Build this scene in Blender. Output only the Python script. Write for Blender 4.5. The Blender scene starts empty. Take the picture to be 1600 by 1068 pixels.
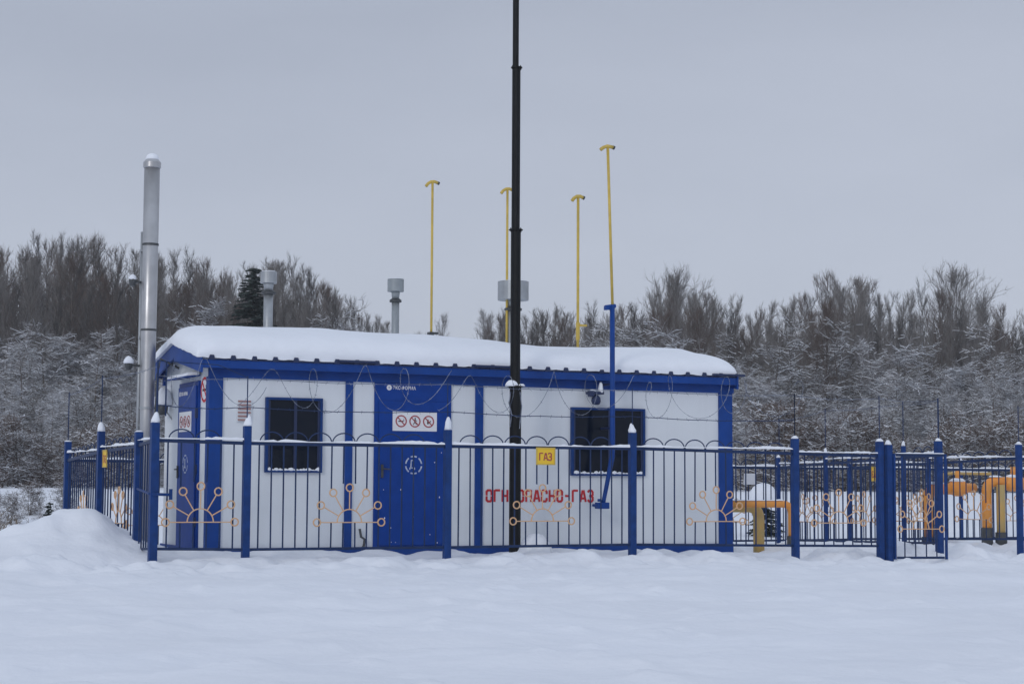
import bpy, math, random
import numpy as np
from mathutils import Vector, Matrix
C = bpy.context.scene.collection
S = bpy.context.scene
rad = math.radians

# ------------------------------------------------------------------ camera
EYE = np.array([-6.44, -22.95, .93]); YAW = rad(25.25); PITCH = math.atan(.0797); ROLL = .0052; FPX = 2800.
Fh = np.array([math.sin(YAW), math.cos(YAW), 0.]); Rh = np.array([math.cos(YAW), -math.sin(YAW), 0.]); Uz = np.array([0, 0, 1.])
Fc = Fh*math.cos(PITCH)+Uz*math.sin(PITCH); Uc = Uz*math.cos(PITCH)-Fh*math.sin(PITCH)
Rr = Rh*math.cos(ROLL)+Uc*math.sin(ROLL); Ur = Uc*math.cos(ROLL)-Rh*math.sin(ROLL)
cd = bpy.data.cameras.new('camera'); cam = bpy.data.objects.new('camera', cd); C.objects.link(cam)
M = Matrix.Identity(4)
for i in range(3):
    M[i][0] = Rr[i]; M[i][1] = Ur[i]; M[i][2] = -Fc[i]; M[i][3] = EYE[i]
cam.matrix_world = M
cd.sensor_width = 36; cd.lens = 36*FPX/1600; cd.clip_end = 3000; cd.clip_start = .1
S.camera = cam

# ------------------------------------------------------------------ world, sun, exposure
w = bpy.data.worlds.new('World'); S.world = w; w.use_nodes = True
nt = w.node_tree; nt.nodes.clear()
out = nt.nodes.new('ShaderNodeOutputWorld'); bg = nt.nodes.new('ShaderNodeBackground'); bg.inputs[1].default_value = 1.0
sky = nt.nodes.new('ShaderNodeTexSky'); sky.sky_type = 'NISHITA'; sky.sun_disc = False
sky.sun_elevation = rad(24); sky.sun_rotation = rad(200)
sc = nt.nodes.new('ShaderNodeVectorMath'); sc.operation = 'SCALE'; sc.inputs['Scale'].default_value = .06
nt.links.new(sky.outputs[0], sc.inputs[0])
tc = nt.nodes.new('ShaderNodeTexCoord'); sep = nt.nodes.new('ShaderNodeSeparateXYZ')
nt.links.new(tc.outputs['Generated'], sep.inputs[0])
nz = nt.nodes.new('ShaderNodeTexNoise'); nz.inputs['Scale'].default_value = 2.2; nz.inputs['Detail'].default_value = 5
mp = nt.nodes.new('ShaderNodeMapping'); mp.inputs['Scale'].default_value = (1, 1, 3.2)
nt.links.new(tc.outputs['Generated'], mp.inputs[0]); nt.links.new(mp.outputs[0], nz.inputs['Vector'])
ad = nt.nodes.new('ShaderNodeMath'); ad.operation = 'MULTIPLY_ADD'; ad.inputs[1].default_value = .30
nt.links.new(nz.outputs[0], ad.inputs[0]); nt.links.new(sep.outputs[2], ad.inputs[2])
cr = nt.nodes.new('ShaderNodeValToRGB')
cr.color_ramp.elements[0].position = .04; cr.color_ramp.elements[0].color = (.57, .615, .715, 1)
cr.color_ramp.elements[1].position = 1; cr.color_ramp.elements[1].color = (.59, .665, .80, 1)
e = cr.color_ramp.elements.new(.20); e.color = (.53, .57, .67, 1)
e = cr.color_ramp.elements.new(.42); e.color = (.40, .438, .53, 1)
nt.links.new(ad.outputs[0], cr.inputs[0])
mx = nt.nodes.new('ShaderNodeMix'); mx.data_type = 'RGBA'; mx.inputs['Factor'].default_value = .92
nt.links.new(sc.outputs[0], mx.inputs['A']); nt.links.new(cr.outputs[0], mx.inputs['B'])
nt.links.new(mx.outputs['Result'], bg.inputs[0]); nt.links.new(bg.outputs[0], out.inputs[0])
sl = bpy.data.lights.new('sun', 'SUN'); sl.energy = .62; sl.angle = rad(14); sl.color = (1, .98, .95)
so = bpy.data.objects.new('sun', sl); C.objects.link(so); so.rotation_euler = (rad(69), 0, rad(-50))
vs = S.view_settings; vs.view_transform = 'Standard'; vs.look = 'None'; vs.exposure = .12; vs.gamma = 1; vs.use_curve_mapping = False

# ------------------------------------------------------------------ materials
def mat(name, col, rough=.6, var=.0, vscale=3., bump=0., bscale=30., metal=0., col2=None, spec=.5, coat=0, det=6):
    m = bpy.data.materials.new(name); m.use_nodes = True; n = m.node_tree; b = n.nodes['Principled BSDF']
    b.inputs['Roughness'].default_value = rough; b.inputs['Metallic'].default_value = metal
    b.inputs['Specular IOR Level'].default_value = spec
    b.inputs['Base Color'].default_value = (*col, 1)
    t = n.nodes.new('ShaderNodeTexCoord')
    if var or col2:
        no = n.nodes.new('ShaderNodeTexNoise'); no.inputs['Scale'].default_value = vscale; no.inputs['Detail'].default_value = det
        no.inputs['Roughness'].default_value = .6
        n.links.new(t.outputs['Object'], no.inputs['Vector'])
        r = n.nodes.new('ShaderNodeValToRGB'); c2 = col2 or tuple(c*(1-var) for c in col)
        r.color_ramp.elements[0].position = .35; r.color_ramp.elements[0].color = (*c2, 1)
        r.color_ramp.elements[1].position = .65; r.color_ramp.elements[1].color = (*col, 1)
        n.links.new(no.outputs[0], r.inputs[0]); n.links.new(r.outputs[0], b.inputs['Base Color'])
    if bump:
        nb = n.nodes.new('ShaderNodeTexNoise'); nb.inputs['Scale'].default_value = bscale; nb.inputs['Detail'].default_value = 5
        n.links.new(t.outputs['Object'], nb.inputs['Vector'])
        bn = n.nodes.new('ShaderNodeBump'); bn.inputs['Strength'].default_value = bump; bn.inputs['Distance'].default_value = .02
        n.links.new(nb.outputs[0], bn.inputs['Height']); n.links.new(bn.outputs[0], b.inputs['Normal'])
    return m
MT = {}
MT['snow'] = mat('snow', (.85, .875, .93), .75, var=.03, vscale=2, bump=.5, bscale=9)
MT['snow_ground'] = mat('snow_ground', (.84, .862, .915), .8, var=.05, vscale=.5, bump=.9, bscale=7)
MT['blue'] = mat('blue_paint', (.008, .058, .28), .5, var=.25, vscale=2.5, bump=.04, bscale=60, spec=.2)
MT['blue_door'] = mat('door_blue_paint', (.006, .052, .29), .45, var=.18, vscale=5, bump=.05, bscale=25, spec=.15)
MT['fence'] = mat('fence_blue_paint', (.009, .048, .20), .5, var=.3, vscale=8, spec=.2)
MT['bar'] = mat('dark_blue_bar_paint', (.018, .040, .115), .5, var=.3, vscale=8, spec=.2)
MT['navy'] = mat('navy_roof_sheet', (.012, .026, .09), .5, var=.2, vscale=3)
MT['frost'] = mat('frosted_dark_paint', (.30, .33, .40), .8, col2=(.045, .06, .11), vscale=9)
MT['galv'] = mat('galvanised_steel', (.40, .42, .44), .45, var=.18, vscale=6, metal=.5)
MT['steel'] = mat('stainless_flue', (.50, .50, .51), .36, var=.15, vscale=4, metal=.75, bump=.06, bscale=8)
MT['grey'] = mat('grey_duct', (.30, .33, .35), .5, var=.12, vscale=6, metal=.2)
MT['dgrey'] = mat('dark_grey_metal', (.06, .065, .07), .5, var=.2)
MT['black'] = mat('black_mast_paint', (.007, .0075, .009), .5, var=.35, vscale=7, bump=.05, bscale=30, spec=.2)
MT['yellow'] = mat('yellow_pipe_paint', (.66, .47, .09), .5, var=.22, vscale=5)
MT['orange'] = mat('orange_gas_paint', (.84, .31, .045), .5, col2=(.74, .34, .08), vscale=2.5)
MT['ochre'] = mat('ochre_gas_paint', (.60, .38, .11), .55, col2=(.48, .37, .16), vscale=4)
MT['gold'] = mat('golden_orange_paint', (.68, .38, .19), .5, col2=(.62, .42, .26), vscale=9)
MT['signy'] = mat('yellow_sign_plate', (.86, .56, .03), .5, var=.08)
MT['signw'] = mat('white_sign_plate', (.80, .80, .82), .5, var=.05)
MT['red'] = mat('red_stencil_paint', (.60, .022, .03), .6, var=.2, vscale=30)
MT['ink'] = mat('dark_ink', (.03, .02, .02), .6)
MT['signred'] = mat('sign_red', (.36, .05, .06), .6)
MT['stencil'] = mat('white_stencil_paint', (.62, .66, .74), .6, col2=(.30, .36, .50), vscale=25)
MT['rust'] = mat('reddish_slats', (.36, .22, .21), .7)
MT['bark'] = mat('bark_grey_brown', (.15, .125, .108), .9, col2=(.075, .062, .055), vscale=1.5)
MT['twig'] = mat('twig_grey_brown', (.128, .118, .112), .9, col2=(.072, .067, .064), vscale=.6)
MT['twigl'] = mat('twig_pale_grey', (.25, .235, .225), .9, col2=(.15, .14, .133), vscale=.6)
MT['twigb'] = mat('twig_ruddy', (.15, .112, .094), .9, col2=(.09, .07, .060), vscale=.8)
MT['twigf'] = mat('frosted_twig', (.42, .42, .44), .9, col2=(.17, .155, .15), vscale=1.1)
MT['needle'] = mat('spruce_needles', (.028, .042, .033), .8, col2=(.016, .024, .022), vscale=2)
MT['weed'] = mat('dry_weed', (.20, .15, .10), .9, var=.3)
MT['snowt'] = mat('branch_snow', (.80, .82, .86), .9, col2=(.56, .58, .62), vscale=1.3)

def panel_mat():   # off-white sandwich panel, faintly ribbed, with a little grime of its own
    m = mat('white_wall_panel', (.76, .79, .82), .55, col2=(.72, .75, .78), vscale=1.3, bump=0)
    n = m.node_tree; b = n.nodes['Principled BSDF']
    wv = n.nodes.new('ShaderNodeTexWave'); wv.inputs['Scale'].default_value = 5.5; wv.bands_direction = 'X'; wv.inputs['Distortion'].default_value = .3
    t = n.nodes.new('ShaderNodeTexCoord'); n.links.new(t.outputs['Object'], wv.inputs['Vector'])
    bn = n.nodes.new('ShaderNodeBump'); bn.inputs['Strength'].default_value = .006; bn.inputs['Distance'].default_value = .01
    n.links.new(wv.outputs[0], bn.inputs['Height']); n.links.new(bn.outputs[0], b.inputs['Normal'])
    mp_ = n.nodes.new('ShaderNodeMapping'); mp_.inputs['Scale'].default_value = (9, 9, .55); n.links.new(t.outputs['Object'], mp_.inputs[0])
    ns = n.nodes.new('ShaderNodeTexNoise'); ns.inputs['Scale'].default_value = 1.; ns.inputs['Detail'].default_value = 4; n.links.new(mp_.outputs[0], ns.inputs['Vector'])
    rp_ = n.nodes.new('ShaderNodeValToRGB'); rp_.color_ramp.elements[0].position = .30; rp_.color_ramp.elements[0].color = (.80, .79, .77, 1); rp_.color_ramp.elements[1].position = .52; rp_.color_ramp.elements[1].color = (1, 1, 1, 1)
    n.links.new(ns.outputs[0], rp_.inputs[0]); src = b.inputs['Base Color'].links[0].from_socket
    ml = n.nodes.new('ShaderNodeMix'); ml.data_type = 'RGBA'; ml.blend_type = 'MULTIPLY'; ml.inputs['Factor'].default_value = .13
    n.links.new(src, ml.inputs['A']); n.links.new(rp_.outputs[0], ml.inputs['B']); n.links.new(ml.outputs['Result'], b.inputs['Base Color'])
    return m
MT['panel'] = panel_mat()
def glass_mat():
    m = mat('dark_window_glass', (.004, .008, .018), .08, spec=.16); n = m.node_tree; b = n.nodes['Principled BSDF']
    t = n.nodes.new('ShaderNodeTexCoord'); nb = n.nodes.new('ShaderNodeTexNoise'); nb.inputs['Scale'].default_value = 2.5
    n.links.new(t.outputs['Object'], nb.inputs['Vector'])
    bn = n.nodes.new('ShaderNodeBump'); bn.inputs['Strength'].default_value = .15; bn.inputs['Distance'].default_value = .05
    n.links.new(nb.outputs[0], bn.inputs['Height']); n.links.new(bn.outputs[0], b.inputs['Normal'])
    return m
MT['glass'] = glass_mat()

# ------------------------------------------------------------------ mesh helpers
class MB:
    def __init__(s): s.v = []; s.f = []
    def box(s, x0, x1, y0, y1, z0, z1):
        b = len(s.v)
        s.v += [(x0,y0,z0),(x1,y0,z0),(x1,y1,z0),(x0,y1,z0),(x0,y0,z1),(x1,y0,z1),(x1,y1,z1),(x0,y1,z1)]
        s.f += [tuple(b+i for i in q) for q in ((0,3,2,1),(4,5,6,7),(0,1,5,4),(1,2,6,5),(2,3,7,6),(3,0,4,7))]
    def hexa(s, pts):
        b = len(s.v); s.v += [tuple(p) for p in pts]
        s.f += [tuple(b+i for i in q) for q in ((0,3,2,1),(4,5,6,7),(0,1,5,4),(1,2,6,5),(2,3,7,6),(3,0,4,7))]
    def tube(s, pts, r, n=8, caps=True, ph=0):
        pts = [Vector(p) for p in pts]; rs = r if isinstance(r, (list, tuple)) else [r]*len(pts)
        b = len(s.v); pu = None
        for i, p in enumerate(pts):
            d = (pts[min(i+1, len(pts)-1)]-pts[max(i-1, 0)])
            if d.length < 1e-9: d = Vector((0, 0, 1))
            d.normalize()
            if pu is None:
                u = d.cross(Vector((0, 0, 1)))
                if u.length < .05: u = d.cross(Vector((0, 1, 0)))
            else: u = pu - d*pu.dot(d)
            u.normalize(); pu = u; vv = d.cross(u)
            for k in range(n):
                a = 2*math.pi*k/n+ph
                s.v.append(tuple(p+(u*math.cos(a)+vv*math.sin(a))*rs[i]))
        for i in range(len(pts)-1):
            for k in range(n):
                s.f.append((b+i*n+k, b+i*n+(k+1) % n, b+(i+1)*n+(k+1) % n, b+(i+1)*n+k))
        if caps:
            s.f.append(tuple(b+k for k in range(n))[::-1]); s.f.append(tuple(b+(len(pts)-1)*n+k for k in range(n)))
    def lathe(s, cx, cy, prof, n=20):     # prof list of (r,z)
        b = len(s.v)
        for r, z in prof:
            for k in range(n):
                a = 2*math.pi*k/n; s.v.append((cx+r*math.cos(a), cy+r*math.sin(a), z))
        for i in range(len(prof)-1):
            for k in range(n): s.f.append((b+i*n+k, b+i*n+(k+1) % n, b+(i+1)*n+(k+1) % n, b+(i+1)*n+k))
        s.f.append(tuple(b+k for k in range(n))[::-1]); s.f.append(tuple(b+(len(prof)-1)*n+k for k in range(n)))
    def prism(s, poly, o, u, vv, nrm, th):   # extruded polygon: o + u*x + v*y, thickness th along nrm
        o, u, vv, nrm = map(Vector, (o, u, vv, nrm)); b = len(s.v); n = len(poly)
        for t in (0, th):
            for x, y in poly: s.v.append(tuple(o+u*x+vv*y+nrm*t))
        s.f.append(tuple(range(b, b+n))); s.f.append(tuple(range(b+n, b+2*n))[::-1])
        for k in range(n): s.f.append((b+k, b+n+k, b+n+(k+1) % n, b+(k+1) % n))
    def blob(s, c, rx, ry, rz, n=10, m=6, seed=0, flat=True):
        rg = random.Random(seed); b = len(s.v)
        for i in range(m+1):
            ph = math.pi*i/m
            for k in range(n):
                a = 2*math.pi*k/n; j = 1+rg.uniform(-.09, .09); z = math.cos(ph)
                if flat and z < -.15: z = -.15
                s.v.append((c[0]+rx*math.sin(ph)*math.cos(a)*j, c[1]+ry*math.sin(ph)*math.sin(a)*j, c[2]+rz*z*j))
        for i in range(m):
            for k in range(n): s.f.append((b+i*n+k, b+(i+1)*n+k, b+(i+1)*n+(k+1) % n, b+i*n+(k+1) % n))
    def build(s, name, m, parent=None, smooth=False, bevel=0):
        me = bpy.data.meshes.new(name); me.from_pydata(s.v, [], s.f); me.update()
        if smooth: me.polygons.foreach_set('use_smooth', [True]*len(me.polygons))
        me.materials.append(MT[m] if isinstance(m, str) else m)
        o = bpy.data.objects.new(name, me); C.objects.link(o)
        if parent is not None: o.parent = parent; o.location = (0, 0, 0); o.matrix_parent_inverse = Matrix.Translation(-Vector(root_loc(parent)))
        if bevel:
            md = o.modifiers.new('bevel', 'BEVEL'); md.width = bevel; md.segments = 2; md.limit_method = 'ANGLE'
        return o
def root_loc(p):
    l = Vector((0, 0, 0))
    while p is not None:
        l = l+p.location
        if p.parent is not None: l = l+p.matrix_parent_inverse.translation
        p = p.parent
    return l
def tag(o, label=None, cat=None, group=None, kind=None):
    if label: o['label'] = label
    if cat: o['category'] = cat
    if group: o['group'] = group
    if kind: o['kind'] = kind
    return o
def thing(name, loc, label, cat, group=None):
    o = bpy.data.objects.new(name, None); C.objects.link(o); o.location = loc; o.empty_display_size = .2
    return tag(o, label, cat, group)

# ------------------------------------------------------------------ terrain
rng = np.random.RandomState(5)
TAB = rng.rand(256, 256)
def vnoise(x, y, s, off=0):
    x = x/s+off*17.3+1000; y = y/s+off*7.7+1000
    xi = np.floor(x).astype(int); yi = np.floor(y).astype(int); fx = x-xi; fy = y-yi
    fx = fx*fx*(3-2*fx); fy = fy*fy*(3-2*fy)
    g = lambda a, b: TAB[a % 256, b % 256]
    return (g(xi, yi)*(1-fx)+g(xi+1, yi)*fx)*(1-fy)+(g(xi, yi+1)*(1-fx)+g(xi+1, yi+1)*fx)*fy-.5
def sstep(a, b, t):
    t = np.clip((t-a)/(b-a), 0, 1); return t*t*(3-2*t)
def height(x, y):
    x = np.asarray(x, float); y = np.asarray(y, float)
    z = np.zeros(np.broadcast(x, y).shape)
    z = z - .035*np.clip(y+1.3, 0, 6.5)
    z = z + sstep(33, 51, .4266*(x+6.44)+.9045*(y+22.95))*1.0 + sstep(55, 300, y)*2.0
    near = 1-sstep(20, 60, np.hypot(x, y))
    inside = sstep(-1.0, -.2, y)
    z = z + near*(vnoise(x*.6, y*1.7, 2.2, 1)*.09 + vnoise(x, y*1.3, .8, 2)*.075*(1-.4*inside) + vnoise(x, y, .33, 3)*.034 + np.maximum(vnoise(x, y, .24, 13)-.25, 0)*.16)
    # snow thrown up along the foot of the front fence
    fl = np.exp(-((y+1.55)/.35)**2)*(x > -1.6)*(x < 14)*.9
    z = z - .06*(1-sstep(-1.5, -.95, y))*near
    z = z - .085*sstep(4.5, 9.5, x)*(1-sstep(-.5, 1.5, y))*(1-sstep(40, 90, x))
    z = z - .11*np.exp(-((x-10.3)/.75)**2-((y+1.75)/.6)**2)
    z = z + fl*(-.03+vnoise(x, y, .34, 4)*.19+vnoise(x, y, .16, 5)*.12)
    fb = np.exp(-((y+.35)/.4)**2)*(x > -.4)*(x < 13)
    z = z + fb*(.05+vnoise(x, y, .3, 6)*.12)
    # churned snow on the right between the fences
    ch = sstep(8, 9.2, x)*(1-sstep(2, 4, y))*sstep(-2.4, -1.4, y)*(1-sstep(17, 20, x))
    lm_ = sstep(-4.6, -2.2, y)*(1-sstep(-1.6, -1.2, y))*(1-sstep(30, 40, x))
    z = z + lm_*(np.maximum(vnoise(x, y, .45, 14)+.06, 0)*.24 + np.maximum(vnoise(x, y, .18, 15)-.05, 0)*.16-.035)
    z = z + ch*(vnoise(x, y, .42, 7)*.28+vnoise(x, y, .17, 8)*.15+.03)
    # ploughed bank to the left of the yard
    dx = x+1.62; dy = y-.55
    z = z + .58*np.exp(-(np.where(dx > 0, dx/.92, dx/1.32))**2-(np.where(dy < 0, dy/1.0, dy/1.7))**2)*(1+vnoise(x, y, .5, 9)*.3+vnoise(x, y, .21, 12)*.22)
    z = z + .03*np.exp(-((x+7)/4.2)**2-((y-1.2)/2.6)**2)*(1+vnoise(x, y, 1.2, 10)*.6)
    z = z + .02*np.exp(-((x+3)/3)**2-((y+2)/2.)**2)
    # heap at the mast foot
    z = z + .30*np.exp(-((x-4.29)/.20)**4-((y+.98)/.17)**4)
    # soft ruts across the foreground
    z = z - near*.035*np.exp(-((y+5.2+.13*(x-6)+.3*np.sin(x*.35))/.35)**2)*sstep(2, 7, x)
    z = z - near*.03*np.exp(-((y+6.9+.1*(x-6)+.25*np.sin(x*.3))/.35)**2)*sstep(0, 6, x)
    return z
def gz(x, y): return float(height(np.array([x]), np.array([y]))[0])
def axis(a, b, step, far_a, far_b, k=1.16):
    c = list(np.arange(a, b+step/2, step)); s = step; q = c[-1]
    while q < far_b: s *= k; q += s; c.append(q)
    s = step; q = c[0]; pre = []
    while q > far_a: s *= k; q -= s; pre.append(q)
    return np.array(pre[::-1]+c)
ax = axis(-9, 20, .06, -330, 330); ay = axis(-20, 6, .075, -60, 430)
XX, YY = np.meshgrid(ax, ay); ZZ = height(XX, YY)
nx, ny = len(ax), len(ay)
vv = np.stack([XX.ravel(), YY.ravel(), ZZ.ravel()], 1)
idx = np.arange(nx*ny).reshape(ny, nx)
ff = np.stack([idx[:-1, :-1].ravel(), idx[:-1, 1:].ravel(), idx[1:, 1:].ravel(), idx[1:, :-1].ravel()], 1)
me = bpy.data.meshes.new('snowy_ground'); me.vertices.add(len(vv)); me.vertices.foreach_set('co', vv.ravel())
me.loops.add(ff.size); me.loops.foreach_set('vertex_index', ff.ravel()); me.polygons.add(len(ff))
me.polygons.foreach_set('loop_start', np.arange(len(ff))*4); me.polygons.foreach_set('loop_total', np.full(len(ff), 4))
me.polygons.foreach_set('use_smooth', np.ones(len(ff), bool)); me.update(calc_edges=True); me.materials.append(MT['snow_ground'])
g = bpy.data.objects.new('ground', me); C.objects.link(g); tag(g, kind='structure')

# ------------------------------------------------------------------ stencil lettering
GL = {'О': [(0,.12,0,.42),(0,.58,0,.88),(.5,.12,.5,.42),(.5,.58,.5,.88),(0,.88,.12,1),(.12,1,.38,1),(.38,1,.5,.88),(0,.12,.12,0),(.12,0,.38,0),(.38,0,.5,.12)],
      'Г': [(0,0,0,1),(.1,1,.5,1)],
      'Н': [(0,0,0,1),(.5,0,.5,1),(.1,.5,.4,.5)],
      'Е': [(0,0,0,1),(.1,1,.5,1),(.1,.5,.42,.5),(.1,0,.5,0)],
      'П': [(0,0,0,1),(.5,0,.5,1),(.1,1,.4,1)],
      'А': [(0,0,.22,1),(.56,0,.34,1),(.12,.28,.44,.28)],
      'С': [(0,.12,0,.42),(0,.58,0,.88),(0,.88,.12,1),(.12,1,.38,1),(.38,1,.5,.88),(0,.12,.12,0),(.12,0,.38,0),(.38,0,.5,.12),(.5,.12,.5,.28),(.5,.72,.5,.88)],
      'З': [(0,.88,.12,1),(.12,1,.38,1),(.38,1,.5,.85),(.5,.85,.5,.62),(.5,.62,.38,.52),(.18,.5,.38,.5),(.38,.48,.5,.38),(.5,.38,.5,.12),(.5,.12,.38,0),(.38,0,.12,0),(.12,0,0,.12)],
      '-': [(.05,.5,.4,.5)],
      'Д': [(.12,.14,.18,1),(.18,1,.46,1),(.46,1,.46,.14),(.0,.1,.6,.1),(0,-.08,0,.1),(.6,-.08,.6,.1)]}
def letters(mb, text, x, z, h, adv, o, u, th=.16, lift=.004, nrm=(0, -1, 0)):
    o = Vector(o); u = Vector(u); up = Vector((0, 0, 1))
    for ch in text:
        for n_, (a, b, c, d) in enumerate(GL.get(ch, [])):
            p = Vector((x+a*h*.98, z+b*h)); q = Vector((x+c*h*.98, z+d*h)); t = (q-p)
            if t.length < 1e-6: continue
            t.normalize(); nn = Vector((-t.y, t.x))*th*h*.5; e_ = t*th*h*.22
            P = [p-e_+nn, q+e_+nn, q+e_-nn, p-e_-nn]
            mb.prism([(k.x, k.y) for k in P], o, u, up, nrm, lift+.0002*n_)
        x += adv
def ring(mb, o, u, v_, nrm, cx, cy, r0, r1, th, a0=0, a1=360, n=28, sy=1.):
    st = max(2, int(n*(a1-a0)/360)); pin = []; pout = []
    for k in range(st+1):
        a = rad(a0+(a1-a0)*k/st); pin.append((cx+r0*math.cos(a), cy+sy*r0*math.sin(a))); pout.append((cx+r1*math.cos(a), cy+sy*r1*math.sin(a)))
    for k in range(st): mb.prism([pin[k], pin[k+1], pout[k+1], pout[k]], o, u, v_, nrm, th)
def stroke(mb, o, u, v_, nrm, a, b, wdt, th):
    p = Vector(a); q = Vector(b); t = (q-p).normalized(); n_ = Vector((-t.y, t.x))*wdt/2
    P = [p+n_, q+n_, q-n_, p-n_]; mb.prism([(k.x, k.y) for k in P], o, u, v_, nrm, th)
def font_text(name, body, size, loc, rot, m, parent, squeeze=1.):
    cu = bpy.data.curves.new(name, 'FONT'); cu.body = body; cu.size = size; cu.extrude = .0015; cu.offset = size*.012; cu.space_character = 1.05
    to = bpy.data.objects.new(name, cu); C.objects.link(to)
    dg = bpy.context.evaluated_depsgraph_get(); me_ = bpy.data.meshes.new_from_object(to.evaluated_get(dg)); me_.name = name
    bpy.data.objects.remove(to); me_.transform(Matrix.Translation(loc) @ rot @ Matrix.Diagonal((squeeze, 1, 1, 1)))
    me_.materials.clear(); me_.materials.append(MT[m]); o = bpy.data.objects.new(name, me_); C.objects.link(o)
    if parent is not None: o.parent = parent; o.matrix_parent_inverse = Matrix.Translation(-Vector(root_loc(parent)))
    return o
RX = Matrix.Rotation(rad(90), 4, 'X')                                   # text facing -y
REND = Matrix.Rotation(rad(-90), 4, 'Z') @ RX                           # text facing -x

# ------------------------------------------------------------------ the cabin
L, Wd = 8.05, 2.4
cab = thing('modular_cabin', (0, 0, 0), 'white and blue modular gas control cabin with a thick snow load on its roof', 'building')
b = MB(); b.box(.02, L-.02, .02, Wd-.02, .02, 2.36)
poly = [(.022, 2.361), (Wd-.022, 2.361), (Wd-.022, 2.55), (Wd/2, 2.785), (.022, 2.55)]
b.prism([(y, z) for y, z in poly], (.02, 0, 0), (0, 1, 0), (0, 0, 1), (1, 0, 0), L-.12)
wall = b.build('wall', 'panel', cab)
for (x0, x1, y0, y1) in ((0, .18, -.012, .15), (L-.225, L, -.012, .15), (L-.16, L, Wd-.12, Wd+.01)):
    q = MB(); q.box(x0-.01, x1, y0, y1, 0, 2.335); q.build('corner_post', 'blue', cab, bevel=.008)
for x0, x1 in ((1.894, 1.998), (3.824, 3.942)):
    q = MB(); q.box(x0, x1, -.010, .03, .078, 2.318); q.build('column', 'blue', cab, bevel=.006)
for y0, y1 in ((-.020, .03), (Wd-.03, Wd+.02)):
    q = MB(); q.box(-.012, L+.004, y0, y1, -.06, .078); q.build('base_beam', 'blue', cab, bevel=.006)
q = MB(); q.box(-.020, .03, .032, Wd-.032, -.05, .075); q.build('base_beam', 'blue', cab)
q = MB(); q.box(L-.03, L+.01, .032, Wd-.032, -.05, .075); q.build('base_beam', 'blue', cab)
q = MB(); q.box(-.018, L+.018, -.025, .04, 2.318, 2.50); q.build('top_beam', 'blue', cab, bevel=.006)
q = MB(); q.box(-.018, L+.018, Wd-.04, Wd+.025, 2.318, 2.50); q.build('top_beam', 'blue', cab, bevel=.006)
# roof: trapezoid sheet with ribs
def roofz(y): return 2.520+.295*(1-abs(y-1.2)/1.5)
X0, X1, Y0, Y1 = -.17, L-.01, -.185, 2.585
pr = []; x = X0; sp = .288
while x < X1-.01:
    pr += [(x, 0), (min(x+.10, X1), 0), (min(x+.118, X1), .048), (min(x+.162, X1), .048), (min(x+.182, X1), 0)]
    x += sp
pr.append((X1, 0)); pr2 = [pr[0]]
for p in pr[1:]:
    if p[0] > pr2[-1][0]+1e-4: pr2.append(p)
b = MB()
for ys in (Y0, 1.2, Y1):
    for x, dz in pr2:
        b.v.append((x, ys, roofz(ys)+dz+.012)); b.v.append((x, ys, roofz(ys)+dz))
n = len(pr2)
for r in range(2):
    for k in range(n-1):
        a = r*2*n+2*k; c_ = a+2*n
        b.f += [(a, a+2, c_+2, c_), (a+1, c_+1, c_+3, a+3)]
for r in (0, 2):
    for k in range(n-1):
        a = r*2*n+2*k; b.f.append((a, a+1, a+3, a+2))
x = X0
while x+.16 < X1:      # closed rib ends at both eaves
    for ya, yb in ((Y0-.003, Y0+.05), (Y1-.05, Y1+.003)):
        z = roofz(Y0)-.004; b.hexa([(x+.097, ya, z), (x+.185, ya, z), (x+.185, yb, z), (x+.097, yb, z), (x+.115, ya, z+.064), (x+.167, ya, z+.064), (x+.167, yb, z+.064), (x+.115, yb, z+.064)])
    x += sp
roof = b.build('roof', 'navy', cab)
for y0, y1 in ((Y0+.01, Y0+.03), (Y1-.03, Y1-.01)):
    q = MB(); q.box(X0+.004, X1-.004, y0, y1, 2.435, roofz(y0)-.006); q.build('fascia', 'blue', cab)
q = MB(); q.box(X0+.03, X1-.03, Y0+.032, -.028, 2.437, 2.449); q.build('soffit', 'blue', cab)
for xe, sgn in ((X0, 1), (X1, -1)):
    q = MB(); xa = xe-.006*sgn; xb = xe+.022*sgn; xa, xb = min(xa, xb), max(xa, xb)
    for (ya, yb) in ((Y0-.004, 1.199), (1.201, Y1+.004)):
        za, zb = roofz(ya)+.016, roofz(yb)+.016; h_ = .235
        q.hexa([(xa, ya, za-h_*.8), (xb, ya, za-h_*.8), (xb, yb, zb-h_), (xa, yb, zb-h_), (xa, ya, za), (xb, ya, za), (xb, yb, zb), (xa, yb, zb)])
    q.build('rake_board', 'blue', cab)
for xa in (1.72, 3.72, 7.6):
    q = MB(); q.box(xa, xa+.55, Y0-.03, Y0+.06, roofz(Y0)+.018, roofz(Y0)+.052); q.build('snow_guard', 'navy', cab, bevel=.006)
# louvre vent, red stencil text
vt = MB(); vt.box(.374, .572, -.002, .02, 1.742, 2.045); vt = vt.build('louvre_vent', 'panel', cab)
q = MB()
for k in range(6): q.hexa([(.384, -.016, 1.755+k*.049), (.562, -.016, 1.755+k*.049), (.562, -.004, 1.772+k*.049), (.384, -.004, 1.772+k*.049),
                           (.384, -.012, 1.765+k*.049), (.562, -.012, 1.765+k*.049), (.562, -.002, 1.782+k*.049), (.384, -.002, 1.782+k*.049)])
q.build('slat', 'rust', vt)
q = MB(); letters(q, 'ОГНЕОПАСНО-ГАЗ', 4.01, .70, .155, .1235, (0, .0185, 0), (1, 0, 0), th=.20)
tag(q.build('stencil_lettering', 'red', cab), 'red stencilled warning lettering on the white wall')
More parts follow.
